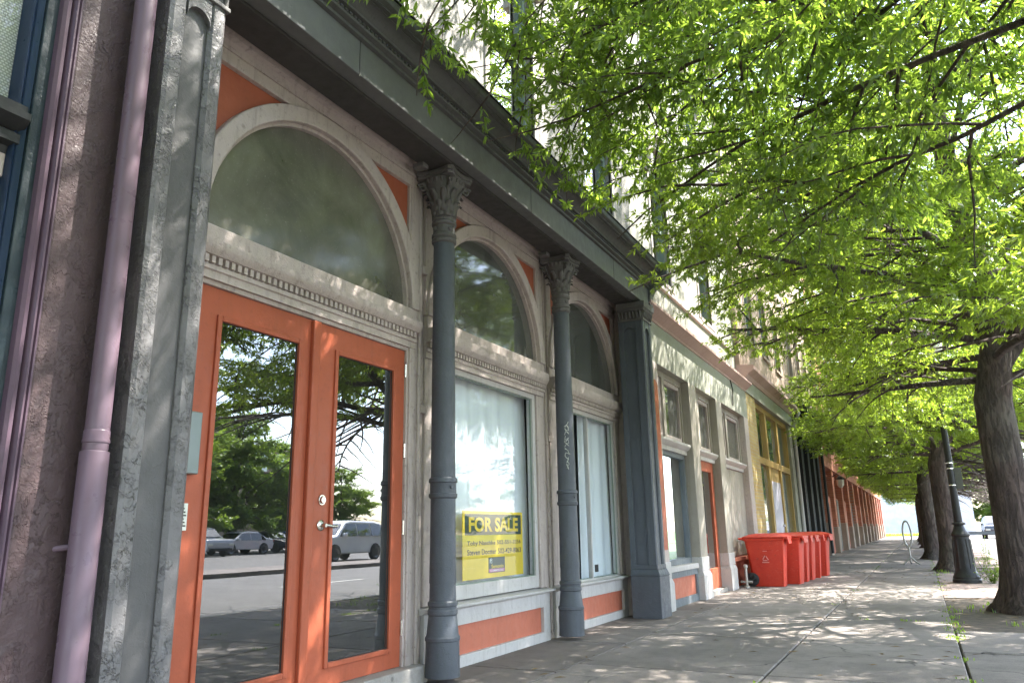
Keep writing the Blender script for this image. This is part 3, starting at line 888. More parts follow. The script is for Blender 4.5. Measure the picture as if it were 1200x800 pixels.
def curtain(name, y0, y1, z0, z1, x, label, amp=0.018, freq=26, ph=0.0, gap=None):
    m = MB()
    ny, nz = int((y1 - y0) / 0.02), 8
    vs = []
    for j in range(nz + 1):
        z = z0 + (z1 - z0) * j / nz
        for i in range(ny + 1):
            y = y0 + (y1 - y0) * i / ny
            f = 1 - 0.35 * j / nz
            d = amp * f * (math.sin(freq * y + ph + 0.5 * math.sin(3 * y + z * .6)) + 0.5 * math.sin(freq * 0.43 * y + 1.3 + z * .4))
            vs.append((x + d, y, z))
    fs = []
    for j in range(nz):
        for i in range(ny):
            a = j * (ny + 1) + i
            fs.append((a, a + 1, a + ny + 2, a + ny + 1))
    m.add(vs, fs)
    return m.build(name, M['curtain'], smooth=80, recalc=False, label=label, cat='curtain', group='pale curtains behind the shop windows')


curtain('curtain', 5.02, 6.93, 0.5, 2.4, XW - 0.17, 'pale blue-white curtain hanging behind the yellow for-sale sign', 0.022, 21)
curtain('curtain', 7.38, 8.22, 0.42, 2.4, XW - 0.28, 'pale curtain left of the thin mullion in the third bay', 0.03, 16)
curtain('curtain', 8.30, 9.22, 0.42, 2.4, XW - 0.14, 'blue-white curtain filling the window right of the thin mullion', 0.02, 24, 1.0)

# FOR SALE sign taped inside bay two
S = thing('for_sale_sign', (XW - 0.06, 6.045, 0.615), 'yellow and dark green FOR SALE sign taped inside the second shop window', 'sign')
sx = XW - 0.062
MB().box(sx - 0.006, sx, 5.56, 6.655, 0.625, 1.185).build('board', M['sign_y'], S)
MB().box(sx - 0.001, sx + 0.0012, 5.595, 6.62, 0.985, 1.16).build('header_band', M['sign_g'], S)
text_part('lettering', 'FOR SALE', M['sign_y'], S, (sx + 0.0024, 6.107, 1.073), 0.125, 0.90, bold=0.035)
text_part('lettering', 'Toby Naschke 502-551-3356', M['sign_k'], S, (sx + 0.0016, 6.12, 0.915), 0.046, 0.98, bold=0.012)
text_part('lettering', 'Steven Doctter 502-429-8063', M['sign_k'], S, (sx + 0.0016, 6.12, 0.845), 0.046, 0.98, bold=0.012)
lg = MB().box(sx, sx + 0.0014, 5.99, 6.29, 0.665, 0.795).build('logo', M['sign_g'], S)
MB().box(sx + 0.0014, sx + 0.0022, 6.0, 6.28, 0.67, 0.697).build('logo_band', M['sign_p'], lg)
text_part('logo_script', 'Semonin', M['sign_y'], lg, (sx + 0.0024, 6.15, 0.718), 0.032, 0.22, bold=0.01)
text_part('logo_line', 'COMMERCIAL', M['sign_w'], lg, (sx + 0.003, 6.14, 0.683), 0.016, 0.24, bold=0.01)
MB().ring(6.035, 0.758, 0.011, 0.018, sx + 0.0014, sx + 0.0024, -1.2, 3.6, 16).build('logo_crest', M['sign_w'], lg)
MB().tube([(sx + 0.003, 6.015, 0.745), (sx + 0.003, 6.01, 0.775), (sx + 0.003, 6.04, 0.785), (sx + 0.003, 6.06, 0.775)], 0.003, 4).build('logo_crest', M['sign_w'], lg)

# ------------------------------------------------------------ columns
def column(cy, scrib=False):
    cx = -3.10
    sh = [(0.098, 0.66), (0.094, 0.9), (0.092, 1.28), (0.09, 1.9), (0.086, 2.7), (0.083, 3.3)]
    c = MB().lathe(cx, cy, sh, 32).build('column', M['iron_col'], B, smooth=40)
    base = [(0.155, 0.0), (0.155, 0.02), (0.128, 0.035), (0.124, 0.27), (0.13, 0.275), (0.13, 0.295), (0.12, 0.31), (0.105, 0.44), (0.112, 0.45), (0.112, 0.475), (0.104, 0.485), (0.104, 0.5), (0.112, 0.508), (0.112, 0.53), (0.1, 0.54), (0.098, 0.66)]
    MB().lathe(cx, cy, [(r * 0.96, z) for r, z in base[2:]], 32).build('base', M['iron_col'], c, smooth=30)
    rg = [(0.094, 1.25), (0.104, 1.26), (0.106, 1.285), (0.098, 1.29), (0.096, 1.36), (0.098, 1.365), (0.106, 1.37), (0.105, 1.395), (0.094, 1.405)]
    r_ = MB().lathe(cx, cy, rg, 32).build('band', M['iron_col'], c, smooth=30)
    bolt = MB().lathe(0, 0, [(0.012, 0), (0.012, 0.008), (0.006, 0.014)], 10)
    bolt.v = [(cx + 0.09 + 0.0 + z * 0.8, cy - 0.035 + y, 1.33 + x) for x, y, z in bolt.v]
    bolt.build('bolt', M['iron_col'], c, smooth=30)
    # capital
    rings = [(0.084, 3.24), (0.097, 3.25), (0.1, 3.268), (0.094, 3.28), (0.09, 3.285), (0.1, 3.295), (0.1, 3.315), (0.088, 3.325), (0.085, 3.39), (0.099, 3.4), (0.101, 3.42), (0.093, 3.43), (0.093, 3.44), (0.1, 3.45), (0.088, 3.462),
             (0.09, 3.5), (0.1, 3.57), (0.117, 3.64), (0.138, 3.71), (0.152, 3.75), (0.155, 3.775)]
    cap = MB().lathe(cx, cy, rings, 32).build('capital', M['iron_cap'], c, smooth=30)
    # abacus with concave sides and chamfered corners
    ab = []
    h_ = 0.17
    for q in range(4):
        a = PI / 2 * q
        for (u, v) in ((h_, -h_ + 0.03), (h_ - 0.022, -0.06), (h_ - 0.028, 0), (h_ - 0.022, 0.06), (h_, h_ - 0.03)):
            ab.append((cx + u * math.cos(a) - v * math.sin(a), cy + u * math.sin(a) + v * math.cos(a)))
    MB().prism(ab, 'z', 3.775, 3.80).build('abacus', M['iron_cap'], c, bevel=0.005)
    ab2 = [(cx + (x - cx) * 1.06, cy + (y - cy) * 1.06) for x, y in ab]
    MB().prism(ab2, 'z', 3.80, 3.838).build('abacus', M['iron_cap'], c, bevel=0.005)
    # acanthus leaves: two tiers of curling strips
    lv = MB()
    for tier, (z0, z1, r0, r1, n, off) in enumerate(((3.46, 3.61, 0.09, 0.112, 9, 0.0), (3.50, 3.72, 0.094, 0.142, 9, 0.5))):
        for k in range(n):
            a = 2 * PI * (k + off) / n
            ca, sa = math.cos(a), math.sin(a)
            cs = []
            for i in range(6):
                t = i / 5
                r = r0 + (r1 - r0) * t ** 1.5 + (0.016 if i == 4 else 0.024 if i == 5 else 0)
                z = z0 + (z1 - z0) * (t if i < 5 else 0.72)
                wd = 0.034 * (1 - 0.45 * t) * (1 + 0.25 * math.sin(i * 2.4))
                cs.append((r, z, wd))
            vs = []
            for r, z, wd in cs:
                for s_, dr in ((-1, 0), (0, 0.010), (1, 0)):
                    vs.append((cx + (r + dr) * ca - s_ * wd * sa, cy + (r + dr) * sa + s_ * wd * ca, z))
            fs = []
            for i in range(5):
                for j in range(2):
                    b = i * 3 + j
                    fs.append((b, b + 1, b + 4, b + 3))
            lv.add(vs, fs)
    o = lv.build('acanthus_leaves', M['iron_cap'], c, smooth=50, recalc=False)
    o.modifiers.new('solid', 'SOLIDIFY').thickness = 0.006
    # corner volutes
    for q in range(4):
        a = PI / 4 + PI / 2 * q
        pts = []; rr = []
        for i in range(22):
            th = 0.3 + i * 0.42
            r = 0.036 * (1 - i / 26)
            u = 0.182 + r * math.cos(th); z = 3.715 + r * math.sin(th)
            pts.append((cx + u * math.cos(a), cy + u * math.sin(a), z)); rr.append(0.013 * (1 - i / 50))
        v = MB().tube(pts, rr, 7)
        v.tube([(cx + 0.1 * math.cos(a), cy + 0.1 * math.sin(a), 3.60), (cx + 0.13 * math.cos(a), cy + 0.13 * math.sin(a), 3.68), (cx + 0.175 * math.cos(a), cy + 0.175 * math.sin(a), 3.757)], [0.01, 0.013, 0.015], 7)
        v.build('volute', M['iron_cap'], c, smooth=60)
    # egg band under abacus
    eg = MB()
    for k in range(22):
        a = 2 * PI * k / 22
        eg.tube([(cx + 0.148 * math.cos(a), cy + 0.148 * math.sin(a), 3.735), (cx + 0.158 * math.cos(a), cy + 0.158 * math.sin(a), 3.765)], [0.006, 0.012], 6)
    eg.build('egg_band', M['iron_cap'], c, smooth=60, kind='stuff')
    # rosettes in the necking
    for k in range(4):
        a = PI / 4 + k * PI / 2 + 0.4
        MB().lathe(0, 0, [(0.02, 0), (0.018, 0.012), (0.008, 0.018)], 10)
        m = MB(); n = 10
        m.lathe(0, 0, [(0.022, 0), (0.02, 0.012), (0.008, 0.02)], 10)
        m.v = [(cx + (0.083 + z) * math.cos(a) - x * math.sin(a), cy + (0.083 + z) * math.sin(a) + x * math.cos(a), 3.358 + y) for x, y, z in m.v]
        m.build('rosette', M['iron_cap'], c, smooth=40)
    if scrib:
        g = MB(); rr_ = random.Random(5)
        R = 0.0915
        def on(a, z): return (cx + R * math.cos(a), cy + R * math.sin(a), z)
        for (zz, hh) in ((1.95, .12), (1.83, .1), (1.72, .1), (1.6, .12)):
            q1, q2, q3 = rr_.uniform(.7, 1.6), rr_.uniform(0, 6), rr_.uniform(.1, .28)
            pts = [on(-1.0 + q3 * math.sin(i * q1 + q2) + .05 * math.sin(i * 2.9), zz + hh * (i / 14 + .18 * math.cos(i * q1 * 1.3 + q2))) for i in range(14)]
            g.tube(pts, 0.0022, 4)
        g.build('graffiti_scribble', M['sign_w'], c)
    return c


column(4.85)
column(7.15, True)
# bracket lamp bits above capitals (small iron cleats under beam)
for cy in (4.82, 7.11):
    MB().box(-3.2, -3.1, cy - 0.28, cy - 0.2, 3.80, 3.84).build('cleat', M['iron_cap'], B, bevel=0.006)

# ------------------------------------------------------------ pilasters
def pilaster(y0, y1, side_vis, mat, matside, ph=0.47):
    x0, x1 = -3.14, -2.81
    ch = 0.03
    yc = (y0 + y1) / 2
    # shaft: core plus stiles leaving a recessed panel with round head on the front and the near side
    zb, zt = 0.66, 3.52
    core = MB().box(x0, x1 - 0.03, y0 + 0.03, y1 - 0.03, 0.0, 3.80).build('pilaster', M['iron'] if mat is M['iron_peel'] else mat, B)
    # front stiles (chamfered outer edge)
    st = MB()
    w = 0.092
    st.prism([(x1 - 0.035, y0 + 0.001), (x1 - 0.012, y0), (x1, y0 + 0.018), (x1, y0 + w - 0.016), (x1 - 0.02, y0 + w), (x1 - 0.035, y0 + w)], 'z', ph + 0.08, zt + 0.08)
    st.prism([(x1 - 0.035, y1 - 0.001), (x1 - 0.012, y1), (x1, y1 - 0.018), (x1, y1 - w + 0.016), (x1 - 0.02, y1 - w), (x1 - 0.035, y1 - w)], 'z', ph + 0.08, zt + 0.08)
    st.build('stile', mat, core)
    # arched head plate
    hw = (y1 - y0) / 2 - w
    pts = [(y0 + w, zt + 0.08), (y0 + w, zt - hw)]
    for i in range(1, 16):
        a = PI - PI * i / 16
        pts.append((yc + hw * math.cos(a), zt - hw + hw * math.sin(a)))
    pts += [(y1 - w, zt - hw), (y1 - w, zt + 0.08)]
    MB().prism(pts, 'x', x1 - 0.035, x1 - 0.001).build('panel_head', mat, core)
    # side stiles on the -Y face
    sd_ = MB()
    sw = 0.07
    sd_.box(x0 + 0.001, x0 + sw, y0 + 0.002, y0 + 0.031, ph + 0.08, zt + 0.08)
    sd_.box(x1 - 0.036 - sw, x1 - 0.036, y0 + 0.002, y0 + 0.031, ph + 0.08, zt + 0.08)
    sd_.build('stile', matside, core, bevel=0.005)
    xc = (x0 + x1 - 0.036) / 2; hx = (x1 - 0.036 - x0) / 2 - sw
    pts = [(x0 + sw, zt + 0.08), (x0 + sw, zt - hx)]
    for i in range(1, 16):
        a = PI - PI * i / 16
        pts.append((xc + hx * math.cos(a), zt - hx + hx * math.sin(a)))
    pts += [(x0 + 2 * hx + sw, zt - hx), (x0 + 2 * hx + sw, zt + 0.08)]
    MB().prism(pts, 'y', y0 + 0.003, y0 + 0.031).build('panel_head', matside, core)
    # plinth
    pl = MB()
    def ringbox(e, z0, z1, e2=None):
        e2 = e if e2 is None else e2
        vs = []
        for e_, z in ((e, z0), (e2, z1)):
            vs += [(x0, y0 - e_, z), (x1 + e_, y0 - e_, z), (x1 + e_, y1 + e_, z), (x0, y1 + e_, z)]
        pl.add(vs, [(0, 3, 2, 1), (4, 5, 6, 7), (0, 1, 5, 4), (1, 2, 6, 5), (2, 3, 7, 6), (3, 0, 4, 7)])
    ringbox(0.028, 0.0, ph); ringbox(0.034, ph, ph + .015); ringbox(0.03, ph + .015, ph + .08, 0.004); ringbox(0.002, ph + .08, ph + .13, 0.001)
    pl.build('plinth', mat, core, bevel=0.006)
    # capital: neck mould, leaf band, abacus
    pl = MB()
    ringbox(0.012, 3.60, 3.625); ringbox(0.004, 3.625, 3.725)
    ringbox(0.02, 3.725, 3.745, 0.03); ringbox(0.03, 3.745, 3.76); ringbox(0.04, 3.76, 3.835, 0.05)
    pl.build('capital', M['iron_cap'], core, bevel=0.005)
    lf = MB()
    n = 7
    for k in range(n):
        yy = y0 + (k + 0.5) * (y1 - y0) / n
        lf.tube([(x1 + 0.004, yy, 3.63), (x1 + 0.014, yy, 3.68), (x1 + 0.03, yy, 3.718)], [0.008, 0.016, 0.011], 6)
        xx = x0 + (k + 0.5) * (x1 - x0) / n
        lf.tube([(xx, y0 - 0.004, 3.63), (xx, y0 - 0.014, 3.68), (xx, y0 - 0.03, 3.718)], [0.008, 0.016, 0.011], 6)
    lf.build('leaf_band', M['iron_cap'], core, smooth=60, kind='stuff')
    return core


pilaster(2.02, 2.338, True, M['iron_peel'], M['iron_peel'], 0.2)
pilaster(9.07, 9.415, True, M['iron_col'], M['iron_col'])
# return walls behind the pilasters
MB().box(-3.5, -3.14, 2.06, 2.545, 0, 3.98).build('return_pier', M['trim'], B)
MB().box(-3.5, -3.14, 9.33, 9.44, 0, 3.98).build('return_pier', M['trim'], B)

# ------------------------------------------------------------ beam, soffit, cornice
MB().box(XW - 0.06, -2.90, 1.99, 9.45, 3.985, 4.05).build('soffit', M['soffit'], B)
MB().box(-3.16, -2.93, 1.99, 9.44, 3.84, 3.984).build('soffit_beam', M['soffit'], B, bevel=0.004)
beam = MB().prism([(-2.93, 3.86), (-2.82, 3.86), (-2.82, 4.105), (-2.93, 4.105)], 'y', 1.985, 9.46).build('lintel_beam', M['beam_green'], B, bevel=0.004)
for yj in (5.9, 3.4, 8.1):
    MB().box(-2.8205, -2.817, yj - 0.003, yj + 0.003, 3.845, 4.1).build('beam_joint', M['soffit'], beam)
prof = [(-3.2, 4.107), (-2.815, 4.107), (-2.795, 4.112), (-2.795, 4.13), (-2.80, 4.132), (-2.80, 4.14), (-2.765, 4.15), (-2.76, 4.162), (-2.79, 4.165), (-2.79, 4.208), (-2.755, 4.212), (-2.75, 4.225), (-2.765, 4.228), (-2.755, 4.236), (-2.74, 4.25), (-2.715, 4.27), (-2.68, 4.282),
        (-2.67, 4.284), (-2.67, 4.292), (-2.64, 4.294), (-2.64, 4.306), (-2.63, 4.308), (-2.61, 4.32), (-2.60, 4.345), (-2.60, 4.365), (-2.75, 4.40), (-3.2, 4.42)]
corn = MB().prism(prof, 'y', 1.9, 9.42).build('cornice', M['cornice'], B, smooth=25)
eg = MB()
yy = 1.95
while yy < 9.4:
    eg.tube([(-2.785, yy, 4.168), (-2.772, yy, 4.185), (-2.78, yy, 4.2)], [0.006, 0.0135, 0.008], 6)
    eg.box(-2.79, -2.776, yy + 0.019, yy + 0.024, 4.167, 4.203)
    yy += 0.043
eg.build('egg_and_dart', M['cornice'], corn, smooth=60, kind='stuff')
# lead flashing lip
MB().box(-2.7, -2.585, 1.9, 9.42, 4.366, 4.374).build('flashing', M['black'], corn)
# end console
cp = [(-3.0, 3.90), (-2.84, 3.90), (-2.80, 3.95), (-2.79, 4.02), (-2.76, 4.08), (-2.66, 4.15), (-2.58, 4.2), (-2.55, 4.26), (-2.55, 4.36), (-2.56, 4.40), (-2.6, 4.42), (-3.0, 4.44)]
con = MB().prism(cp, 'y', 9.42, 9.56).build('end_console', M['cornice'], B, bevel=0.008)
MB().prism([(x - 0.012 if x > -2.9 else x, z) for x, z in [(-2.9, 3.97), (-2.8, 4.0), (-2.77, 4.1), (-2.66, 4.18), (-2.58, 4.25), (-2.58, 4.36), (-2.9, 4.38)]], 'y', 9.558, 9.572).build('console_panel', M['iron_cap'], con, bevel=0.004)
MB().box(-3.0, -2.79, 9.40, 9.53, 3.84, 3.90).build('console_neck', M['cornice'], B, bevel=0.008)

# ------------------------------------------------------------ upper wall with tall sash windows
def upper_wall(bld, y0, y1, z0, z1, x, wins, mat, sill_mat, frame_mat, hood=True, depth=0.22, name='upper_wall'):
    """wins: list of (cy, w, zb, zt)"""
    m = MB()
    rows = sorted(set([(w[2], w[3]) for w in wins]))
    zc = z0
    for (zb, zt) in rows:
        if zb > zc: m.box(x - depth, x, y0, y1, zc, zb)
        ws = sorted([w for w in wins if (w[2], w[3]) == (zb, zt)])
        yc = y0
        for (cy, w, _, _) in ws:
            m.box(x - depth, x, yc, cy - w / 2, zb, zt); yc = cy + w / 2
        m.box(x - depth, x, yc, y1, zb, zt)
        zc = zt
    m.box(x - depth, x, y0, y1, zc, z1)
    m.build(name, mat, bld)
    for (cy, w, zb, zt) in wins:
        fr = MB(); t = 0.05
        ya, yb = cy - w / 2, cy + w / 2
        fr.box(x - 0.16, x - 0.07, ya, ya + t, zb, zt); fr.box(x - 0.16, x - 0.07, yb - t, yb, zb, zt)
        fr.box(x - 0.16, x - 0.07, ya + t, yb - t, zb, zb + t * 1.4); fr.box(x - 0.16, x - 0.07, ya + t, yb - t, zt - t * 1.6, zt)
        zm = (zb + zt) / 2
        fr.box(x - 0.16, x - 0.075, ya + t, yb - t, zm - 0.025, zm + 0.025)
        wd = fr.build('sash_window', frame_mat, bld)
        MB().box(x - 0.125, x - 0.119, ya + t, yb - t, zb + t, zt - t).build('pane', M['glass_up'], wd)
        MB().box(x - 0.02, x + 0.05, ya - 0.06, yb + 0.06, zb - 0.07, zb).build('sill', sill_mat, wd, bevel=0.006)
        # casing boards standing proud
        MB().box(x - 0.03, x + 0.018, ya - 0.08, ya, zb, zt).build('casing', sill_mat, wd, bevel=0.005)
        MB().box(x - 0.03, x + 0.018, yb, yb + 0.08, zb, zt).build('casing', sill_mat, wd, bevel=0.005)
        if hood:
            R = w * 0.72; cz = zt - R * math.cos(math.asin(min(0.98, (w / 2 + 0.08) / R)))
            a = math.asin(min(0.98, (w / 2 + 0.1) / R))
            MB().ring(cy, cz, R, R + 0.16, x - 0.03, x + 0.09, PI / 2 - a, PI / 2 + a, 16).build('hood_mould', sill_mat, wd, smooth=30)
            MB().ring(cy, cz, R + 0.16, R + 0.24, x - 0.03, x + 0.17, PI / 2 - a, PI / 2 + a, 16).build('hood_mould', sill_mat, wd, smooth=30)
            for sg in (-1, 1):
                yq = cy + sg * (w / 2 + 0.1)
                MB().box(x - 0.02, x + 0.12, yq - 0.06, yq + 0.06, zt - 0.28, zt + 0.02).build('hood_bracket', sill_mat, wd, bevel=0.01)
    return


WX = -3.02
wins = [(cy, 0.95, 4.55, 6.9) for cy in (3.64, 5.95, 8.27)] + [(cy, 0.95, 8.1, 9.9) for cy in (3.64, 5.95, 8.27)]
upper_wall(B, 2.0, 9.45, 4.42, 11.6, WX, wins, M['wall_white'], M['trim'], M['sash_green'])
MB().box(-6.0, -3.25, 2.0, 9.45, 4.1, 11.6).build('inner_core', M['interior'], B)
MB().prism([(-3.1, 11.2), (-2.9, 11.25), (-2.7, 11.5), (-2.5, 11.7), (-2.5, 11.85), (-3.1, 11.9)], 'y', 1.95, 9.5).build('roof_cornice', M['cornice'], B)
# ================================================================== LEFT NEIGHBOUR (mauve building)
A = thing('mauve_shopfront', (-3.0, 0.5, 0), 'mauve-brown painted building with thick cracked paint and lace-curtained window', 'building')
PX = -2.95
MB().box(-3.4, PX, 1.695, 2.03, 0, 4.6).build('pier', M['purple'], A, bevel=0.01)
# moulding beside the window: three rounded strips
pm = MB()
pm.prism([(PX - 0.16, 1.60), (PX - 0.05, 1.60), (PX - 0.012, 1.612), (PX - 0.002, 1.63), (PX - 0.005, 1.652), (PX - 0.02, 1.664), (PX - 0.004, 1.670), (PX + 0.006, 1.680), (PX + 0.006, 1.690), (PX - 0.008, 1.698), (PX + 0.002, 1.706), (PX + 0.002, 1.716), (PX - 0.16, 1.716)], 'z', 0, 4.6)
TB = [(-3.25, 2.50), (-3.05, 2.50), (-3.04, 2.53), (-3.01, 2.545), (-3.01, 2.585), (-3.025, 2.595), (-2.99, 2.62), (-2.97, 2.64), (-2.97, 2.67), (-3.0, 2.68), (-3.0, 2.71), (-3.05, 2.73), (-3.25, 2.735)]
pm.v = [(x, 1.697 - (1.716 - y) * 0.71, z) for x, y, z in pm.v]
pm.build('edge_moulding', M['purple_trim'], A, smooth=35)
fr = MB(); fr.box(-3.3, -3.06, 1.52, 1.60, 0, 4.6); fr.prism([(-3.3, 1.47), (-3.11, 1.47), (-3.09, 1.485), (-3.11, 1.5), (-3.09, 1.515), (-3.09, 1.53), (-3.3, 1.53)], 'z', 0, 4.6)
lw = MB().box(-3.3, -2.985, 1.572, 1.63, 0.0, 4.6).build('window_frame', M['teal'], A, bevel=0.004)
MB().prism([(-3.25, 1.532), (-3.03, 1.532), (-3.015, 1.54), (-3.022, 1.548), (-3.01, 1.556), (-3.0, 1.57), (-3.25, 1.57)], 'z', 0, 4.6).build('sash_stile', M['blue'], lw, smooth=30)
MB().box(-3.075, -3.07, -1.0, 1.54, 0.4, 2.56).build('pane', M['glass_win'], lw)
MB().box(-3.075, -3.07, -1.0, 1.54, 2.72, 4.6).build('pane', M['glass_win'], lw)
MB().prism(TB, 'y', -1.0, 1.565).build('transom_bar', M['black'], lw, smooth=25)
MB().box(-3.25, -3.045, -1.0, 1.531, 2.40, 2.50).build('head_rail', M['trim'], lw, bevel=0.005)
for (za, zb) in ((0.4, 2.42), (2.76, 4.55)):
    m = MB(); ny = 60; vs = []; fs = []
    for j in range(2):
        for i in range(ny + 1):
            yy = -0.9 + 2.43 * i / ny
            vs.append((-3.105 + 0.012 * math.sin(yy * 22), yy, za if j == 0 else zb))
    for i in range(ny): fs.append((i, i + 1, ny + 2 + i, ny + 1 + i))
    m.add(vs, fs); m.build('lace_curtain', M['lace'], smooth=80, recalc=False, label='lace curtain in the ' + ('lower pane' if za < 1 else 'upper pane') + ' of the blue-framed window at far left', cat='curtain', group='lace curtains behind the blue-framed window')
MB().box(-3.3, -3.0, -4.0, 1.6, 0, 0.35).build('stall_riser', M['purple'], A)
MB().box(-3.4, -3.0, -4.0, -1.0, 0.35, 4.6).build('far_pier', M['purple'], A)
MB().box(-6.0, -3.5, -4.0, 1.95, 0, 0.1).build('floor', M['interior_floor'], A)
MB().box(-6.0, -5.8, -4.0, 1.95, 0.1, 4.6).build('back_wall', M['interior'], A)
MB().box(-6.0, -3.45, 1.9, 2.0, 0.1, 4.6).build('party_wall', M['interior'], A)
MB().box(-6.0, -2.95, -4.0, 2.0, 4.6, 11.0).build('upper_wall', M['purple'], A)
# downspout on the pier
PCX, PCY = -2.86, 1.925
d = MB()
d.lathe(PCX, PCY, [(0.046, 1.40), (0.046, 4.6)], 28)
dp = d.build('downspout', M['pipe'], A, smooth=40)
MB().lathe(PCX, PCY, [(0.0545, 0.0), (0.0545, 1.335), (0.052, 1.34), (0.046, 1.342)], 28).build('lower_pipe', M['pipe'], dp, smooth=40)
MB().lathe(PCX, PCY, [(0.046, 1.335), (0.0475, 1.35), (0.0475, 1.372), (0.05, 1.374), (0.051, 1.38), (0.0495, 1.386), (0.0485, 1.39), (0.0485, 1.42), (0.046, 1.424)], 28).build('pipe_collar', M['pipe'], dp, smooth=40)
MB().tube([(PCX - 0.03, PCY, 0.98), (PX - 0.01, PCY - 0.06, 0.97)], 0.012, 8).build('pipe_bracket', M['pipe'], dp)

# ================================================================== CREAM BUILDING (second)
C2 = thing('sage_cream_building', (-3.2, 13.0, 0), 'pale sage building with dusty pink ledge, taupe piers and an orange door', 'building')
Y0, Y1 = 9.47, 16.4
def moulded_pier(bld, y0, y1, x0, x1, z1, mat, base=0.6):
    p = MB().box(x0, x1, y0, y1, 0, z1).build('pier', mat, bld, bevel=0.01)
    b = MB(); b.box(x0 + .002, x1 + 0.035, y0 - 0.03, y1 + 0.03, 0, 0.34)
    b.add([(x0 + .002, y0 - .03, .34), (x1 + .035, y0 - .03, .34), (x1 + .035, y1 + .03, .34), (x0 + .002, y1 + .03, .34), (x0 + .002, y0 - .005, .40), (x1 + .01, y0 - .005, .40), (x1 + .01, y1 + .005, .40), (x0 + .002, y1 + .005, .40)],
          [(0, 3, 2, 1), (4, 5, 6, 7), (0, 1, 5, 4), (1, 2, 6, 5), (2, 3, 7, 6), (3, 0, 4, 7)])
    b.box(x0 + .002, x1 + 0.012, y0 - 0.01, y1 + 0.01, 0.40, 0.60)
    b.build('pier_base', M['trim_lt'], p, bevel=0.006)
    return p


moulded_pier(C2, 9.62, 10.0, -3.3, -2.93, 3.22, M['trim'])
MB().prism([(9.70, .75), (9.92, .75), (9.92, 2.85)] + [(9.81 + .11 * math.cos(PI * i / 8), 2.85 + .11 * math.sin(PI * i / 8)) for i in range(1, 8)] + [(9.70, 2.85)], 'x', -2.935, -2.918).build('inset_panel', M['door'], C2)
moulded_pier(C2, 11.62, 12.05, -3.3, -2.93, 3.22, M['pier_taupe'])
moulded_pier(C2, 13.45, 13.88, -3.3, -2.93, 3.22, M['pier_taupe'])
moulded_pier(C2, 15.95, 16.35, -3.3, -2.93, 3.22, M['trim'])
# fascia band and ledge
MB().box(-3.4, -2.94, 9.46, 16.42, 3.22, 3.80).build('fascia', M['band_cream'], C2, bevel=0.006)
MB().prism([(-3.2, 3.80), (-2.93, 3.80), (-2.92, 3.83), (-2.89, 3.85), (-2.83, 3.90), (-2.79, 3.93), (-2.79, 3.97), (-2.95, 4.01), (-3.2, 4.02)], 'y', 9.44, 16.42).build('ledge', M['ledge_pink'], C2, smooth=25)
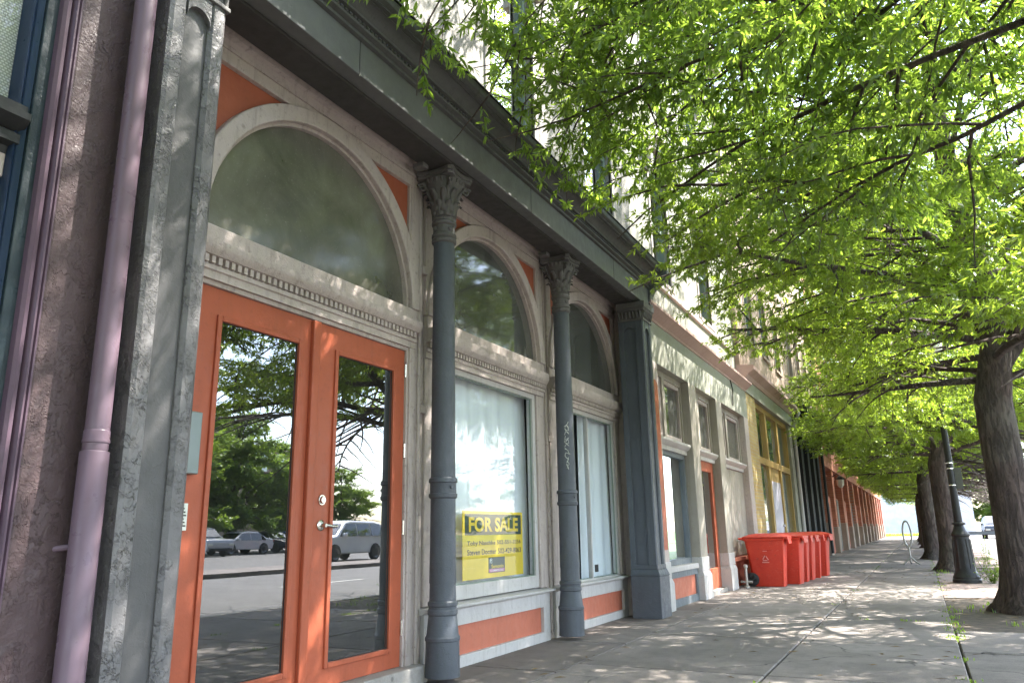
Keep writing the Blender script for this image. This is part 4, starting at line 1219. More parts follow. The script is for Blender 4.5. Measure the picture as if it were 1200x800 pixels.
# bays
def shop_bay(bld, y0, y1, kind, XB=-3.07):
    # transom lights
    zt, zl, zs = 3.22, 2.24, 0.52
    b = MB(); b.box(XB - 0.08, XB + 0.02, y0, y0 + 0.07, zl, zt); b.box(XB - 0.08, XB + 0.02, y1 - 0.07, y1, zl, zt)
    b.box(XB - 0.08, XB + 0.02, y0 + 0.07, y1 - 0.07, zt - 0.09, zt)
    ym = (y0 + y1) / 2 - 0.2
    b.box(XB - 0.08, XB + 0.03, ym - 0.06, ym + 0.06, zl, zt - 0.09)
    tr = b.build('transom', M['pier_taupe'], bld, bevel=0.006)
    for ya, yb in ((y0 + 0.07, ym - 0.06), (ym + 0.06, y1 - 0.07)):
        s = MB()
        s.box(XB - 0.06, XB + 0.0, ya, ya + .05, zl + .03, zt - .09); s.box(XB - 0.06, XB, yb - .05, yb, zl + .03, zt - .09)
        s.box(XB - 0.06, XB, ya + .05, yb - .05, zl + .03, zl + .09); s.box(XB - 0.06, XB, ya + .05, yb - .05, zt - .15, zt - .09)
        s.build('sash', M['trim'], tr, bevel=0.004)
        MB().box(XB - 0.04, XB - 0.035, ya + .04, yb - .04, zl + .05, zt - .12).build('pane', M['glass_arch_clear'], tr)
    MB().prism([(XB - 0.08, zl - 0.15), (XB + 0.04, zl - 0.15), (XB + 0.045, zl - 0.09), (XB + 0.08, zl - 0.07), (XB + 0.11, zl - 0.03), (XB + 0.11, zl), (XB - 0.08, zl + 0.02)], 'y', y0, y1).build('lintel', M['trim_lt'], bld, smooth=25)
    if kind == 'window':
        m = MB(); t = 0.06
        m.box(XB - 0.08, XB, y0, y0 + t, zs, 2.09); m.box(XB - 0.08, XB, y1 - t, y1, zs, 2.09); m.box(XB - 0.08, XB, y0 + t, y1 - t, zs, zs + .08); m.box(XB - 0.08, XB, y0 + t, y1 - t, 2.02, 2.09)
        w = m.build('display_window', M['slate'], bld, bevel=0.004)
        MB().box(XB - 0.05, XB - 0.044, y0 + t, y1 - t, zs + .08, 2.02).build('pane', M['glass_win'], w)
        MB().box(XB - 0.08, XB + 0.1, y0, y1, zs - .07, zs).build('sill', M['trim_lt'], w, bevel=0.006)
        m = MB(); m.box(XB - .08, XB + .08, y0, y1, 0, .1); m.box(XB - .08, XB + .08, y0, y1, .37, .45); m.box(XB - .08, XB + .08, y0, y0 + .1, .1, .37); m.box(XB - .08, XB + .08, y1 - .1, y1, .1, .37)
        m.build('bulkhead', M['slate'], w)
        MB().box(XB - .08, XB + .055, y0 + .1, y1 - .1, .1, .37).build('bulkhead_panel', M['salmon'], w)
    elif kind == 'door':
        XD = XB - 0.0
        m = MB(); m.box(XD - .05, XD, y0 + .03, y0 + .2, .06, 2.09); m.box(XD - .05, XD, y1 - .2, y1 - .03, .06, 2.09); m.box(XD - .05, XD, y0 + .2, y1 - .2, .06, .38); m.box(XD - .05, XD, y0 + .2, y1 - .2, 1.93, 2.09)
        dd = m.build('door', M['door'], bld, bevel=0.004)
        MB().box(XD - .03, XD - .024, y0 + .2, y1 - .2, .38, 1.93).build('pane', M['glass_door'], dd)
        hm = MB(); disc_x(hm, XD, XD + .012, y0 + .12, 1.05, .03); disc_x(hm, XD + .012, XD + .06, y0 + .12, 1.05, .014, .028); hm.build('knob', M['hardware'], dd, smooth=40)
        hm = MB(); disc_x(hm, XD, XD + .02, y0 + .12, 1.2, .026); hm.build('deadbolt', M['hardware'], dd, smooth=40)
        MB().box(XB - .12, XB + .1, y0, y1, -.1, .06).build('doorstep', M['kerb'], dd, bevel=0.006)
    else:
        m = MB(); m.box(XB - .06, XB - .01, y0, y1, .5, 2.09)
        w = m.build('boarded_window', M['ledge_pink'], bld)
        n = 5
        for k in range(n):
            a = y0 + (y1 - y0) * k / n
            MB().box(XB - .012, XB + .012, a + .006, a + (y1 - y0) / n - .006, .52, 2.08).build('board', M['pier_taupe'], w, bevel=0.003)
        MB().box(XB - .08, XB + .13, y0, y1, .44, .5).build('sill', M['salmon'], w, bevel=0.006)
        MB().box(XB - .08, XB + .03, y0, y1, 0, .44).build('bulkhead', M['salmon'], w)


shop_bay(C2, 10.0, 11.62, 'window')
shop_bay(C2, 12.05, 13.45, 'door')
shop_bay(C2, 13.88, 15.95, 'board')
curtain('curtain', 10.1, 11.55, 0.5, 2.1, -3.4, 'pale curtain behind the slate-framed window of the sage building', 0.02, 18)
MB().box(-6, -3.5, 9.47, 16.4, 0, .05).build('floor', M['interior_floor'], C2)
MB().box(-6.2, -6.0, 9.47, 16.4, 0, 4).build('back_wall', M['interior'], C2)
MB().box(-6, -3.4, 9.46, 16.4, 3.9, 4.05).build('ceiling', M['interior'], C2)
upper_wall(C2, 9.46, 16.42, 4.0, 11.3, -3.1, [(11.2, 0.9, 4.75, 6.7), (14.0, 0.9, 4.75, 6.7), (11.2, .9, 8.0, 9.6), (14.0, .9, 8.0, 9.6)], M['wall_cream'], M['trim'], M['sash_green'])
MB().box(-3.12, -3.06, 9.6, 16.3, 4.60, 4.68).build('string_course', M['trim'], C2, bevel=0.006)
MB().box(-6, -3.33, 9.47, 16.4, 4.05, 11.3).build('inner_core', M['interior'], C2)
MB().box(-3.2, -2.8, 9.46, 16.42, 11.3, 11.7).build('roof_cornice', M['trim'], C2)
MB().tube([(-2.93, 14.9, 3.8), (-2.9, 14.9, 3.6), (-2.925, 14.92, 3.3)], 0.012, 6).build('cable', M['black'], C2)

# ================================================================== YELLOW BRICK BUILDING (third)
C3 = thing('ochre_framed_shopfront', (-3.2, 19.8, 0), 'shopfront with yellow brick pier and ochre frames round tall blue-grey windows', 'building')
XB = -3.05
MB().box(-3.4, -2.95, 16.45, 17.5, 0, 3.8).build('brick_pier', M['brick_yellow'], C3)
MB().box(-3.4, -2.96, 22.6, 23.2, 0, 3.8).build('brick_pier', M['band_cream'], C3)
MB().box(-3.4, -2.92, 16.42, 23.25, 3.8, 4.1).build('fascia', M['band_cream'], C3)
MB().prism([(-3.2, 4.1), (-2.9, 4.1), (-2.86, 4.18), (-2.72, 4.28), (-2.72, 4.36), (-3.2, 4.42)], 'y', 16.42, 23.28).build('ledge', M['ledge_pink'], C3, smooth=25)
MB().tube([(-2.8, 23.15, 4.36), (-2.72, 23.2, 4.2), (-2.8, 23.2, 4.0), (-2.9, 23.2, 3.85), (-2.9, 23.2, 0.1)], 0.05, 10).build('drainpipe', M['trim_lt'], C3, smooth=50)
M['blue_film'] = glass('blue_shop_glass', (0.4, 0.5, 0.55), 1.8, 0.05, 0.9, (0.16, 0.24, 0.3), rough=0.05)
M['lav_door'] = paint('lavender_door_paint', (0.52, 0.5, 0.6), dirt=(0.3, 0.28, 0.3), dirt_amt=0.15)
xs_ = [17.5, 19.2, 20.9, 22.6]
for k in range(3):
    a, b = xs_[k], xs_[k + 1]
    m = MB(); t = 0.1
    m.box(XB - .1, XB + .02, a, a + t, .25, 3.8); m.box(XB - .1, XB + .02, b - t, b, .25, 3.8)
    m.box(XB - .1, XB + .02, a + t, b - t, 2.42, 2.58); m.box(XB - .1, XB + .02, a + t, b - t, 3.68, 3.8); m.box(XB - .1, XB + .02, a + t, b - t, .25, .4)
    w = m.build('shop_window', M['ochre'], C3, bevel=0.006)
    MB().box(XB - .06, XB - .05, a + t, b - t, 2.58, 3.68).build('upper_pane', M['glass_win'] if k != 1 else M['blue_film'], w)
    if k == 1:
        MB().box(XB - .06, XB - .02, a + t, b - t, .06, 2.1).build('lavender_door', M['lav_door'], w)
        MB().box(XB - .06, XB - .03, a + t, b - t, 2.1, 2.42).build('board_panel', M['ochre'], w)
        hm = MB(); disc_x(hm, XB - .02, XB + .04, b - .3, 1.05, .03); hm.build('knob', M['hardware'], w)
    else:
        MB().box(XB - .06, XB - .05, a + t, b - t, .4, 2.42).build('lower_pane', M['blue_film'], w)
    MB().box(XB - .3, XB - .29, a + t, b - t, 2.5, 3.7).build('backing', M['lav_door'], w)
MB().box(-3.3, -3.0, 17.5, 22.6, 0, .25).build('stall_riser', M['brick_yellow'], C3)
upper_wall(C3, 16.42, 23.25, 4.4, 10.8, -3.0, [(18, .9, 5.2, 7), (20, .9, 5.2, 7), (22, .9, 5.2, 7)], M['brick_tan'], M['stone'], M['sash_green'], hood=False)
MB().box(-6, -3.25, 16.45, 23.2, 3.9, 10.8).build('inner_core', M['interior'], C3)

# ================================================================== BLACK SHOPFRONT (fourth)
C4 = thing('black_iron_shopfront', (-3.2, 26.4, 0), 'black painted iron shopfront with slim grey-edged columns', 'building')
MB().box(-3.6, -3.3, 23.3, 29.6, 0, 4.1).build('shop_wall', M['black'], C4)
for k, yy in enumerate((23.5, 25.0, 26.5, 28.0, 29.3)):
    p = MB().box(-3.3, -2.98, yy, yy + .22, 0, 3.8).build('column', M['black'], C4, bevel=0.015)
    MB().box(-2.98, -2.955, yy + .16, yy + .215, .1, 3.7).build('edge_strip', M['slate'], p)
    MB().box(-3.3, -2.9, yy - .05, yy + .27, 3.55, 3.8).build('capital', M['black'], p, bevel=0.02)
MB().box(-3.4, -2.9, 23.28, 29.6, 3.8, 4.2).build('beam', M['black'], C4, bevel=0.02)
MB().prism([(-3.2, 4.2), (-2.85, 4.2), (-2.8, 4.35), (-2.6, 4.5), (-2.6, 4.6), (-3.2, 4.7)], 'y', 23.28, 29.62).build('cornice', M['black'], C4)
for yy in (24.3, 26, 27.6):
    MB().box(-2.88, -2.6, yy, yy + .2, 4.15, 4.5).build('cornice_bracket', M['black'], C4, bevel=0.02)
    MB().box(-3.31, -3.29, yy - .3, yy + .75, .5, 3.4).build('pane', M['glass_up'], C4)
upper_wall(C4, 23.28, 29.6, 4.7, 11.2, -3.0, [(24.6, .95, 5.3, 7.3), (26.6, .95, 5.3, 7.3), (28.6, .95, 5.3, 7.3)], M['brick_tan'], M['stone'], M['trim'], hood=False)
MB().box(-6, -3.25, 23.3, 29.6, 4.2, 11.2).build('inner_core', M['interior'], C4)
MB().tube([(-2.85, 29.7, 4.5), (-2.85, 29.7, 1.3), (-2.85, 29.7, .1)], .05, 8).build('drainpipe', M['black'], C4)

# ================================================================== RED BRICK ROW (fifth and on)
C5 = thing('red_brick_warehouse', (-3.2, 54, 0), 'long red brick warehouse with pale stone piers beyond the black shopfront', 'building')
MB().box(-7, -3.15, 29.8, 78, 0, 12.0).build('wall', M['brick_red'], C5)
yy = 30.0
k = 0
while yy < 77:
    hb = (1.15, .85, 1.0, .6)[k % 4]
    p = MB().box(-3.15, -2.93, yy, yy + .7, hb, 3.19).build('brick_pier', M['brick_red'], C5)
    MB().box(-3.15, -2.9, yy - .03, yy + .73, 0, hb).build('stone_base', M['stone'], p, bevel=0.02)
    for (a, w) in ((yy + 1.0, 1.0), (yy + 2.35, .8)):
        dmat = (M['pier_taupe'], M['orange'], M['slate'], M['black'])[k % 4]
        fr = MB().box(-3.16, -3.08, a - .08, a + w + .08, 0, 3.0).build('opening_frame', M['stone'] if k % 2 == 0 else M['orange'], C5)
        MB().box(-3.1, -3.06, a, a + w, .05, 2.1).build('door', dmat, fr)
        MB().box(-3.1, -3.065, a, a + w, 2.15, 2.92).build('pane', M['glass_up'], fr)
        k += 1
    yy += (3.5, 3.9, 3.3)[k % 3]
MB().box(-3.15, -2.9, 29.9, 78, 3.2, 4.2).build('fascia', M['brick_red'], C5)
MB().box(-3.15, -2.85, 29.9, 78, 4.2, 4.35).build('string_course', M['stone'], C5)
yy = 31.0
while yy < 76:
    for z in (5.4, 8.6):
        f = MB().box(-3.16, -3.10, yy, yy + 1.1, z, z + 1.9).build('window', M['trim'], C5)
        MB().box(-3.12, -3.09, yy + .08, yy + 1.02, z + .08, z + 1.82).build('pane', M['glass_up'], f)
        MB().box(-3.15, -3.0, yy - .1, yy + 1.2, z - .15, z).build('sill', M['stone'], f)
    yy += 2.3
for j in range(2):
    for i, y0 in enumerate((30.6, 37.5)):
        z = 5.1 + j * 3.2
        fe = thing('fire_escape', (-2.6, y0 + 2.0, z), ('lower' if j == 0 else 'upper') + ' black iron fire escape ' + ('nearest on' if i == 0 else 'farther along') + ' the red brick wall', 'fire escape', 'fire escapes on the brick wall')
        MB().box(-3.15, -2.1, y0, y0 + 4, z, z + .06).build('platform', M['black'], fe)
        for zz in (.45, .95):
            MB().tube([(-3.1, y0, z + zz), (-2.1, y0, z + zz), (-2.1, y0 + 4, z + zz), (-3.1, y0 + 4, z + zz)], .025, 5).build('rail', M['black'], fe)
        for q in range(14):
            MB().tube([(-2.1, y0 + 4 * q / 13, z), (-2.1, y0 + 4 * q / 13, z + .95)], .014, 4).build('baluster', M['black'], fe)
        for q in range(4):
            MB().tube([(-3.12, y0 + .2 + 3.6 * q / 3, z - .9), (-2.15, y0 + .2 + 3.6 * q / 3, z)], .025, 4).build('bracket', M['black'], fe)
        MB().tube([(-2.6, y0 + .3, z + .05), (-2.6, y0 + 3.0, z + 3.2)], .03, 4).build('stair_rail', M['black'], fe)
        MB().tube([(-2.3, y0 + .3, z + .05), (-2.3, y0 + 3.0, z + 3.2)], .03, 4).build('stair_rail', M['black'], fe)
# wall lantern
L = thing('wall_lantern', (-2.9, 33.6, 2.6), 'black lantern on a bracket on the red brick wall', 'lantern')
MB().tube([(-2.93, 33.6, 2.95), (-2.75, 33.6, 3.05), (-2.65, 33.6, 2.95)], .02, 6).build('bracket', M['black'], L)
MB().lathe(-2.65, 33.6, [(.05, 2.5), (.13, 2.6), (.15, 2.82)], 6).build('lamp_glass', M['lamp_glass'], L)
MB().lathe(-2.65, 33.6, [(.19, 2.82), (.12, 2.92), (.02, 2.98)], 6).build('cap', M['black'], L)

# ================================================================== FAR END
W = thing('white_warehouse', (0, 96, 0), 'low white windowless building closing the end of the sidewalk', 'building')
MB().box(-9, 5, 94, 104, -.1, 4.2).build('wall', M['white_wall'], W)
MB().box(-9.1, 5.1, 93.9, 104.1, 4.2, 4.4).build('parapet', M['trim_lt'], W)
sheet('lawn', -9, 1.7, 82, 94, 0.02, M['grass'])
sp = [(random.uniform(-8, 1.7), random.uniform(82, 86)) for _ in range(300)]
tufts('grass', sp, M['leaf_b'], .1, .3, 10, 'long grass in front of the white building', cat='grass', spread=.5, w=.03)

# buildings over the street, seen in reflection
O1 = thing('office_block', (70, 60, 0), 'pale flat-roofed block across the parking lot seen reflected in the door', 'building')
MB().box(62, 84, 40, 74, -.2, 11.6).build('wall', M['brick_tan'], O1)
for k in range(10):
    MB().box(61.95, 62.05, 41.5 + k * 3.1, 43.5 + k * 3.1, 8.6, 10.8).build('window', M['glass_up'], O1)
O2 = thing('grey_tower', (78, 66, 0), 'slender grey tower rising behind the flat-roofed block', 'tower')
MB().box(75, 78.6, 72, 75.6, -.2, 14.6).build('shaft', M['slate'], O2)
MB().box(74.6, 79, 71.6, 76, 14.6, 16.6).build('tank_room', M['pier_taupe'], O2)
for k in range(3): MB().box(74.95, 75.05, 72.3 + k * 1.1, 73 + k * 1.1, 12.6, 14.2).build('window', M['glass_up'], O2)
# ================================================================== CARTS
def make_cart(label):
    """wheeled refuse cart: handle and wheels at -X (wall side), front at +X"""
    r = thing('waste_cart', (0, 0, 0), label, 'waste cart', 'red waste carts lined up on the sidewalk')
    st = [(0.0, -0.23, 0.27, 0.19), (0.06, -0.25, 0.275, 0.2), (0.5, -0.30, 0.31, 0.235), (0.76, -0.335, 0.335, 0.26), (0.80, -0.34, 0.34, 0.262)]
    vs = []; fs = []
    for z, xa, xb, hw in st:
        c = 0.035
        pts = [(xa + c, -hw), (xb - c, -hw), (xb - .01, -hw + .01), (xb, -hw + c), (xb, hw - c), (xb - .01, hw - .01), (xb - c, hw), (xa + c, hw), (xa, hw - c), (xa, -hw + c)]
        vs += [(x, y, z) for x, y in pts]
    n = 10
    for i in range(len(st) - 1):
        for k in range(n): fs.append((i * n + k, i * n + (k + 1) % n, (i + 1) * n + (k + 1) % n, (i + 1) * n + k))
    fs.append(tuple(range(n - 1, -1, -1)))
    m = MB().add(vs, fs)
    body = m.build('body', M['cart'], r, smooth=35)
    # wheel-arch cut-outs read as recess plates, side bar and ribs
    rb = MB()
    for sg in (-1, 1):
        rb.prism([(-0.29, .79), (.3, .79), (.3, .765), (-.285, .765)], 'y', sg * .262 - .006, sg * .262 + .006)
        rb.tube([(-.05, sg * .25, .62), (.14, sg * .252, .62)], .006, 6)
        rb.tube([(.262, sg * .2, .05), (.31, sg * .225, .74)], .012, 6)
    rb.build('side_ribs', M['cart'], body, kind='stuff')
    # rim band
    rm = MB(); rm.box(-.35, .355, -.285, .285, .775, .825); rm.build('rim', M['cart'], r, bevel=.012)
    # lid: domed with overhang
    vs = []; fs = []
    nx, ny = 8, 6
    for i in range(nx + 1):
        for j in range(ny + 1):
            u = i / nx; v = j / ny * 2 - 1
            x = -.37 + .78 * u; y_ = v * (.295 if 0.1 < u < .9 else .28)
            z = .832 + .06 * (1 - abs(v) ** 3) * (1 - (2 * u - 1) ** 4) + .012
            vs.append((x, y_, z))
    for i in range(nx):
        for j in range(ny):
            a = i * (ny + 1) + j; fs.append((a, a + 1, a + ny + 2, a + ny + 1))
    top = len(vs)
    vs += [(x, y, .828 if -.3 < x < .34 else .80) for x, y, z in vs]
    for i in range(nx):
        for j in range(ny):
            a = top + i * (ny + 1) + j; fs.append((a, a + ny + 1, a + ny + 2, a + 1))
    def edge(a, b): fs.append((a, b, b + top, a + top))
    for i in range(nx):
        edge(i * (ny + 1), (i + 1) * (ny + 1)); edge((i + 1) * (ny + 1) + ny, i * (ny + 1) + ny)
    for j in range(ny):
        edge(j + 1, j); edge(nx * (ny + 1) + j, nx * (ny + 1) + j + 1)
    MB().add(vs, fs).build('lid', M['cart'], r, smooth=40)
    MB().tube([(-.36, -.22, .80), (-.43, -.22, .81), (-.45, -.16, .815), (-.45, .16, .815), (-.43, .22, .81), (-.36, .22, .80)], .016, 8).build('handle', M['cart'], r, smooth=50)
    MB().prism([(.34, .83), (.41, .80), (.42, .72), (.405, .72), (.38, .79), (.33, .80)], 'y', -.2, .2).build('front_lip', M['cart'], r, bevel=.006)
    for sg in (-1, 1):
        w = MB()
        prof = [(0.03, -.028), (.1, -.028), (.115, -.018), (.115, .018), (.1, .028), (.03, .028)]
        w.lathe(0, 0, prof, 22)
        w.v = [(-.255 + x, sg * .235 + z, .118 + y) for x, y, z in w.v]
        wh = w.build('wheel', M['rubber'], r, smooth=40)
        w = MB()
        for q in range(6):
            a = q * PI / 3
            w.tube([(-.255, sg * .265, .118), (-.255 + .085 * math.cos(a), sg * .262, .118 + .085 * math.sin(a))], .009, 5)
        w.build('hub', M['black'], wh)
    MB().tube([(-.255, -.24, .118), (-.255, .24, .118)], .012, 8).build('axle', M['black'], r)
    # emblem on the side (triangle over two bars)
    em = MB()
    yb = -.2495
    tl = [(-.0, .53), (-.055, .44), (.055, .44)]
    for k in range(3):
        (ax, az), (bx, bz) = tl[k], tl[(k + 1) % 3]
        em.tube([(ax * .9 + bx * .1, -.244, az * .9 + bz * .1), (ax * .2 + bx * .8, -.244, az * .2 + bz * .8)], .009, 4)
    em.box(-.06, .06, -.241, -.236, .40, .418)
    em.tube([(-.035, -.25, .60), (.035, -.25, .60)], .006, 4)
    em.build('emblem', M['cart_mark'], r)
    return r


cart = make_cart('nearest red waste cart, its wheeled side and pale emblem in full view')
carts = [(-2.52, 14.72, 0.02, None),
         (-2.33, 15.42, -0.05, 'second red waste cart, directly behind the nearest one with its lid overlapping'),
         (-2.30, 16.05, 0.03, 'third red waste cart in the row, between the second and fourth'),
         (-2.27, 16.68, -0.02, 'fourth red waste cart in the row, mostly hidden with only its front edge showing'),
         (-2.22, 17.35, 0.06, 'fifth red waste cart, the last but one before the black shopfront'),
         (-2.14, 18.05, -0.04, 'last red waste cart, farthest up the sidewalk and nearest the trees')]
for i, (x, y, a, lab) in enumerate(carts):
    o = cart if i == 0 else copy_tree(cart)
    o.location = (x, y, 0.002); o.rotation_euler = (0, 0, a); o.scale = (1.0, 1.0, 1.0)
    if lab: o['label'] = lab

# ================================================================== STREET LAMP
LX, LY = 0.60, 16.2
SL = thing('street_lamp', (LX, LY, 0), 'tall black cast-iron street lamp with a heavy flared base between the trees', 'street lamp')
prof = [(.23, 0), (.23, .05), (.215, .07), (.215, .10), (.195, .13), (.185, .16), (.165, .20), (.155, .4), (.14, .7), (.135, .78), (.15, .80), (.15, .83), (.13, .86), (.105, .90), (.085, .96), (.075, .985), (.11, 1.0), (.11, 1.02), (.07, 1.04)]
bs = MB().lathe(LX, LY, prof, 24).build('base', M['black'], SL, smooth=30)
fl = MB()
for k in range(12):
    a = 2 * PI * k / 12
    fl.tube([(LX + .158 * math.cos(a), LY + .158 * math.sin(a), .24), (LX + .138 * math.cos(a), LY + .138 * math.sin(a), .74)], .012, 5)
fl.build('fluting', M['black'], bs, smooth=60)
MB().lathe(LX, LY, [(.07, 1.03), (.062, 1.5), (.055, 2.6), (.045, 3.8), (.06, 3.82), (.06, 3.86), (.04, 3.88)], 20).build('pole', M['black'], SL, smooth=40)
MB().lathe(LX, LY, [(.04, 3.88), (.11, 3.93), (.12, 3.98), (.06, 4.0)], 16).build('fitter', M['black'], SL, smooth=40)
MB().lathe(LX, LY, [(.08, 4.0), (.17, 4.12), (.19, 4.3), (.15, 4.5), (.06, 4.62)], 20).build('globe', M['lamp_glass'], SL, smooth=60)
MB().lathe(LX, LY, [(.07, 4.6), (.05, 4.68), (.01, 4.78)], 12).build('finial', M['black'], SL, smooth=40)
PS = thing('parking_sign', (LX + .1, LY, 1.62), 'small grey sign plate strapped to the black lamp pole, seen from its back', 'sign')
MB().box(LX + .06, LX + .17, LY - .01, LY + .0, 1.62, 2.0).build('plate', M['dark_plate'], PS, bevel=.003)
for z in (1.68, 1.98, 2.08):
    MB().lathe(LX, LY, [(.064, z), (.066, z + .003), (.066, z + .015), (.064, z + .018)], 16).build('strap', M['chrome'], PS, smooth=30)
# leafy weed beside lamp base
def weed(cx, cy, h, n, label, spread=.25):
    m = MB()
    for k in range(n):
        a = random.uniform(0, 2 * PI); r0 = random.uniform(0, .06); hh = h * random.uniform(.4, 1); ln = random.uniform(.1, 1) * spread
        for j in range(7):
            t = (j + 1) / 7; x = cx + math.cos(a) * (r0 + ln * t); y = cy + math.sin(a) * (r0 + ln * t); z = hh * t
            b = random.uniform(0, 2 * PI); L = random.uniform(.04, .08); w = .016
            dx, dy = math.cos(b), math.sin(b)
            m.add([(x, y, z), (x + dx * L / 2 - dy * w, y + dy * L / 2 + dx * w, z + .02), (x + dx * L, y + dy * L, z), (x + dx * L / 2 + dy * w, y + dy * L / 2 - dx * w, z + .02)], [(0, 1, 2, 3)])
        m.tube([(cx + math.cos(a) * r0, cy + math.sin(a) * r0, -.01), (cx + math.cos(a) * (r0 + ln), cy + math.sin(a) * (r0 + ln), hh)], .003, 3)
    return m.build('weed', M['leaf_b'], label=label, cat='weed', recalc=False, group='leafy weeds on the planting strip')


weed(.98, 16.1, .42, 26, 'leafy green weed growing at the foot of the black street lamp')
weed(1.12, 10.6, .4, 16, 'scraggly weed against the near side of the big tree trunk', .2)
weed(1.3, 22.5, .7, 12, 'thin upright weed farther along the planting strip by the kerb', .12)

# ================================================================== BIKE RACK, STANDPIPE, BIN
RX, RY = -.36, 23.4
R = thing('bike_rack', (RX, RY, 0), 'galvanised hoop bike rack with splayed feet on the sidewalk', 'bike rack')
m = MB()
pts = [(RX + .10 * math.cos(2 * PI * i / 28), RY, .78 + .33 * math.sin(2 * PI * i / 28)) for i in range(29)]
m.tube(pts, .024, 8); m.build('hoop', M['tree_metal'], R, smooth=60)
MB().tube([(RX, RY, .05), (RX, RY, .45)], .024, 8).build('post', M['tree_metal'], R, smooth=60)
for dx, dy in ((-.17, -.12), (.2, -.1), (0, .2)):
    MB().tube([(RX, RY, .2), (RX + dx * .6, RY + dy * .6, .07), (RX + dx, RY + dy, .012)], .02, 6).build('foot', M['tree_metal'], R, smooth=60)
SP = thing('standpipe', (-2.82, 14.15, 0), 'short pale capped standpipe beside the nearest red cart', 'standpipe')
MB().lathe(-2.8, 14.12, [(.05, 0), (.05, .03), (.025, .04), (.023, .33), (.038, .335), (.04, .38), (.02, .39)], 16).build('pipe', M['tree_metal'], SP, smooth=35)
MB().tube([(-2.8, 14.12, .1), (-2.7, 14.12, .1)], .02, 10).build('outlet', M['tree_metal'], SP, smooth=50)
MB().tube([(-2.8, 14.12, .1), (-2.9, 14.12, .1)], .02, 10).build('outlet', M['tree_metal'], SP, smooth=50)
bn = thing('litter_bin', (.32, 31.2, 0), 'dark round litter bin standing by the farther tree trunks', 'litter bin')
MB().lathe(.28, 31.2, [(.24, .05), (.3, .08), (.3, .85), (.26, .9)], 20).build('body', M['black'], bn, smooth=40)
MB().lathe(.28, 31.2, [(.3, .9), (.31, .95), (.2, 1.1), (.1, 1.12)], 20).build('lid', M['black'], bn, smooth=40)

# low rail along far parking edge
rl = thing('guard_rail', (2.4, 40, 0), 'low dark horizontal rail at the kerb beyond the trees', 'rail')
MB().box(1.3, 3.6, 39.9, 39.98, .55, .68).build('beam', M['slate'], rl)
for xx in (1.35, 3.5): MB().box(xx, xx + .08, 39.92, 39.99, -.14, .6).build('post', M['slate'], rl)

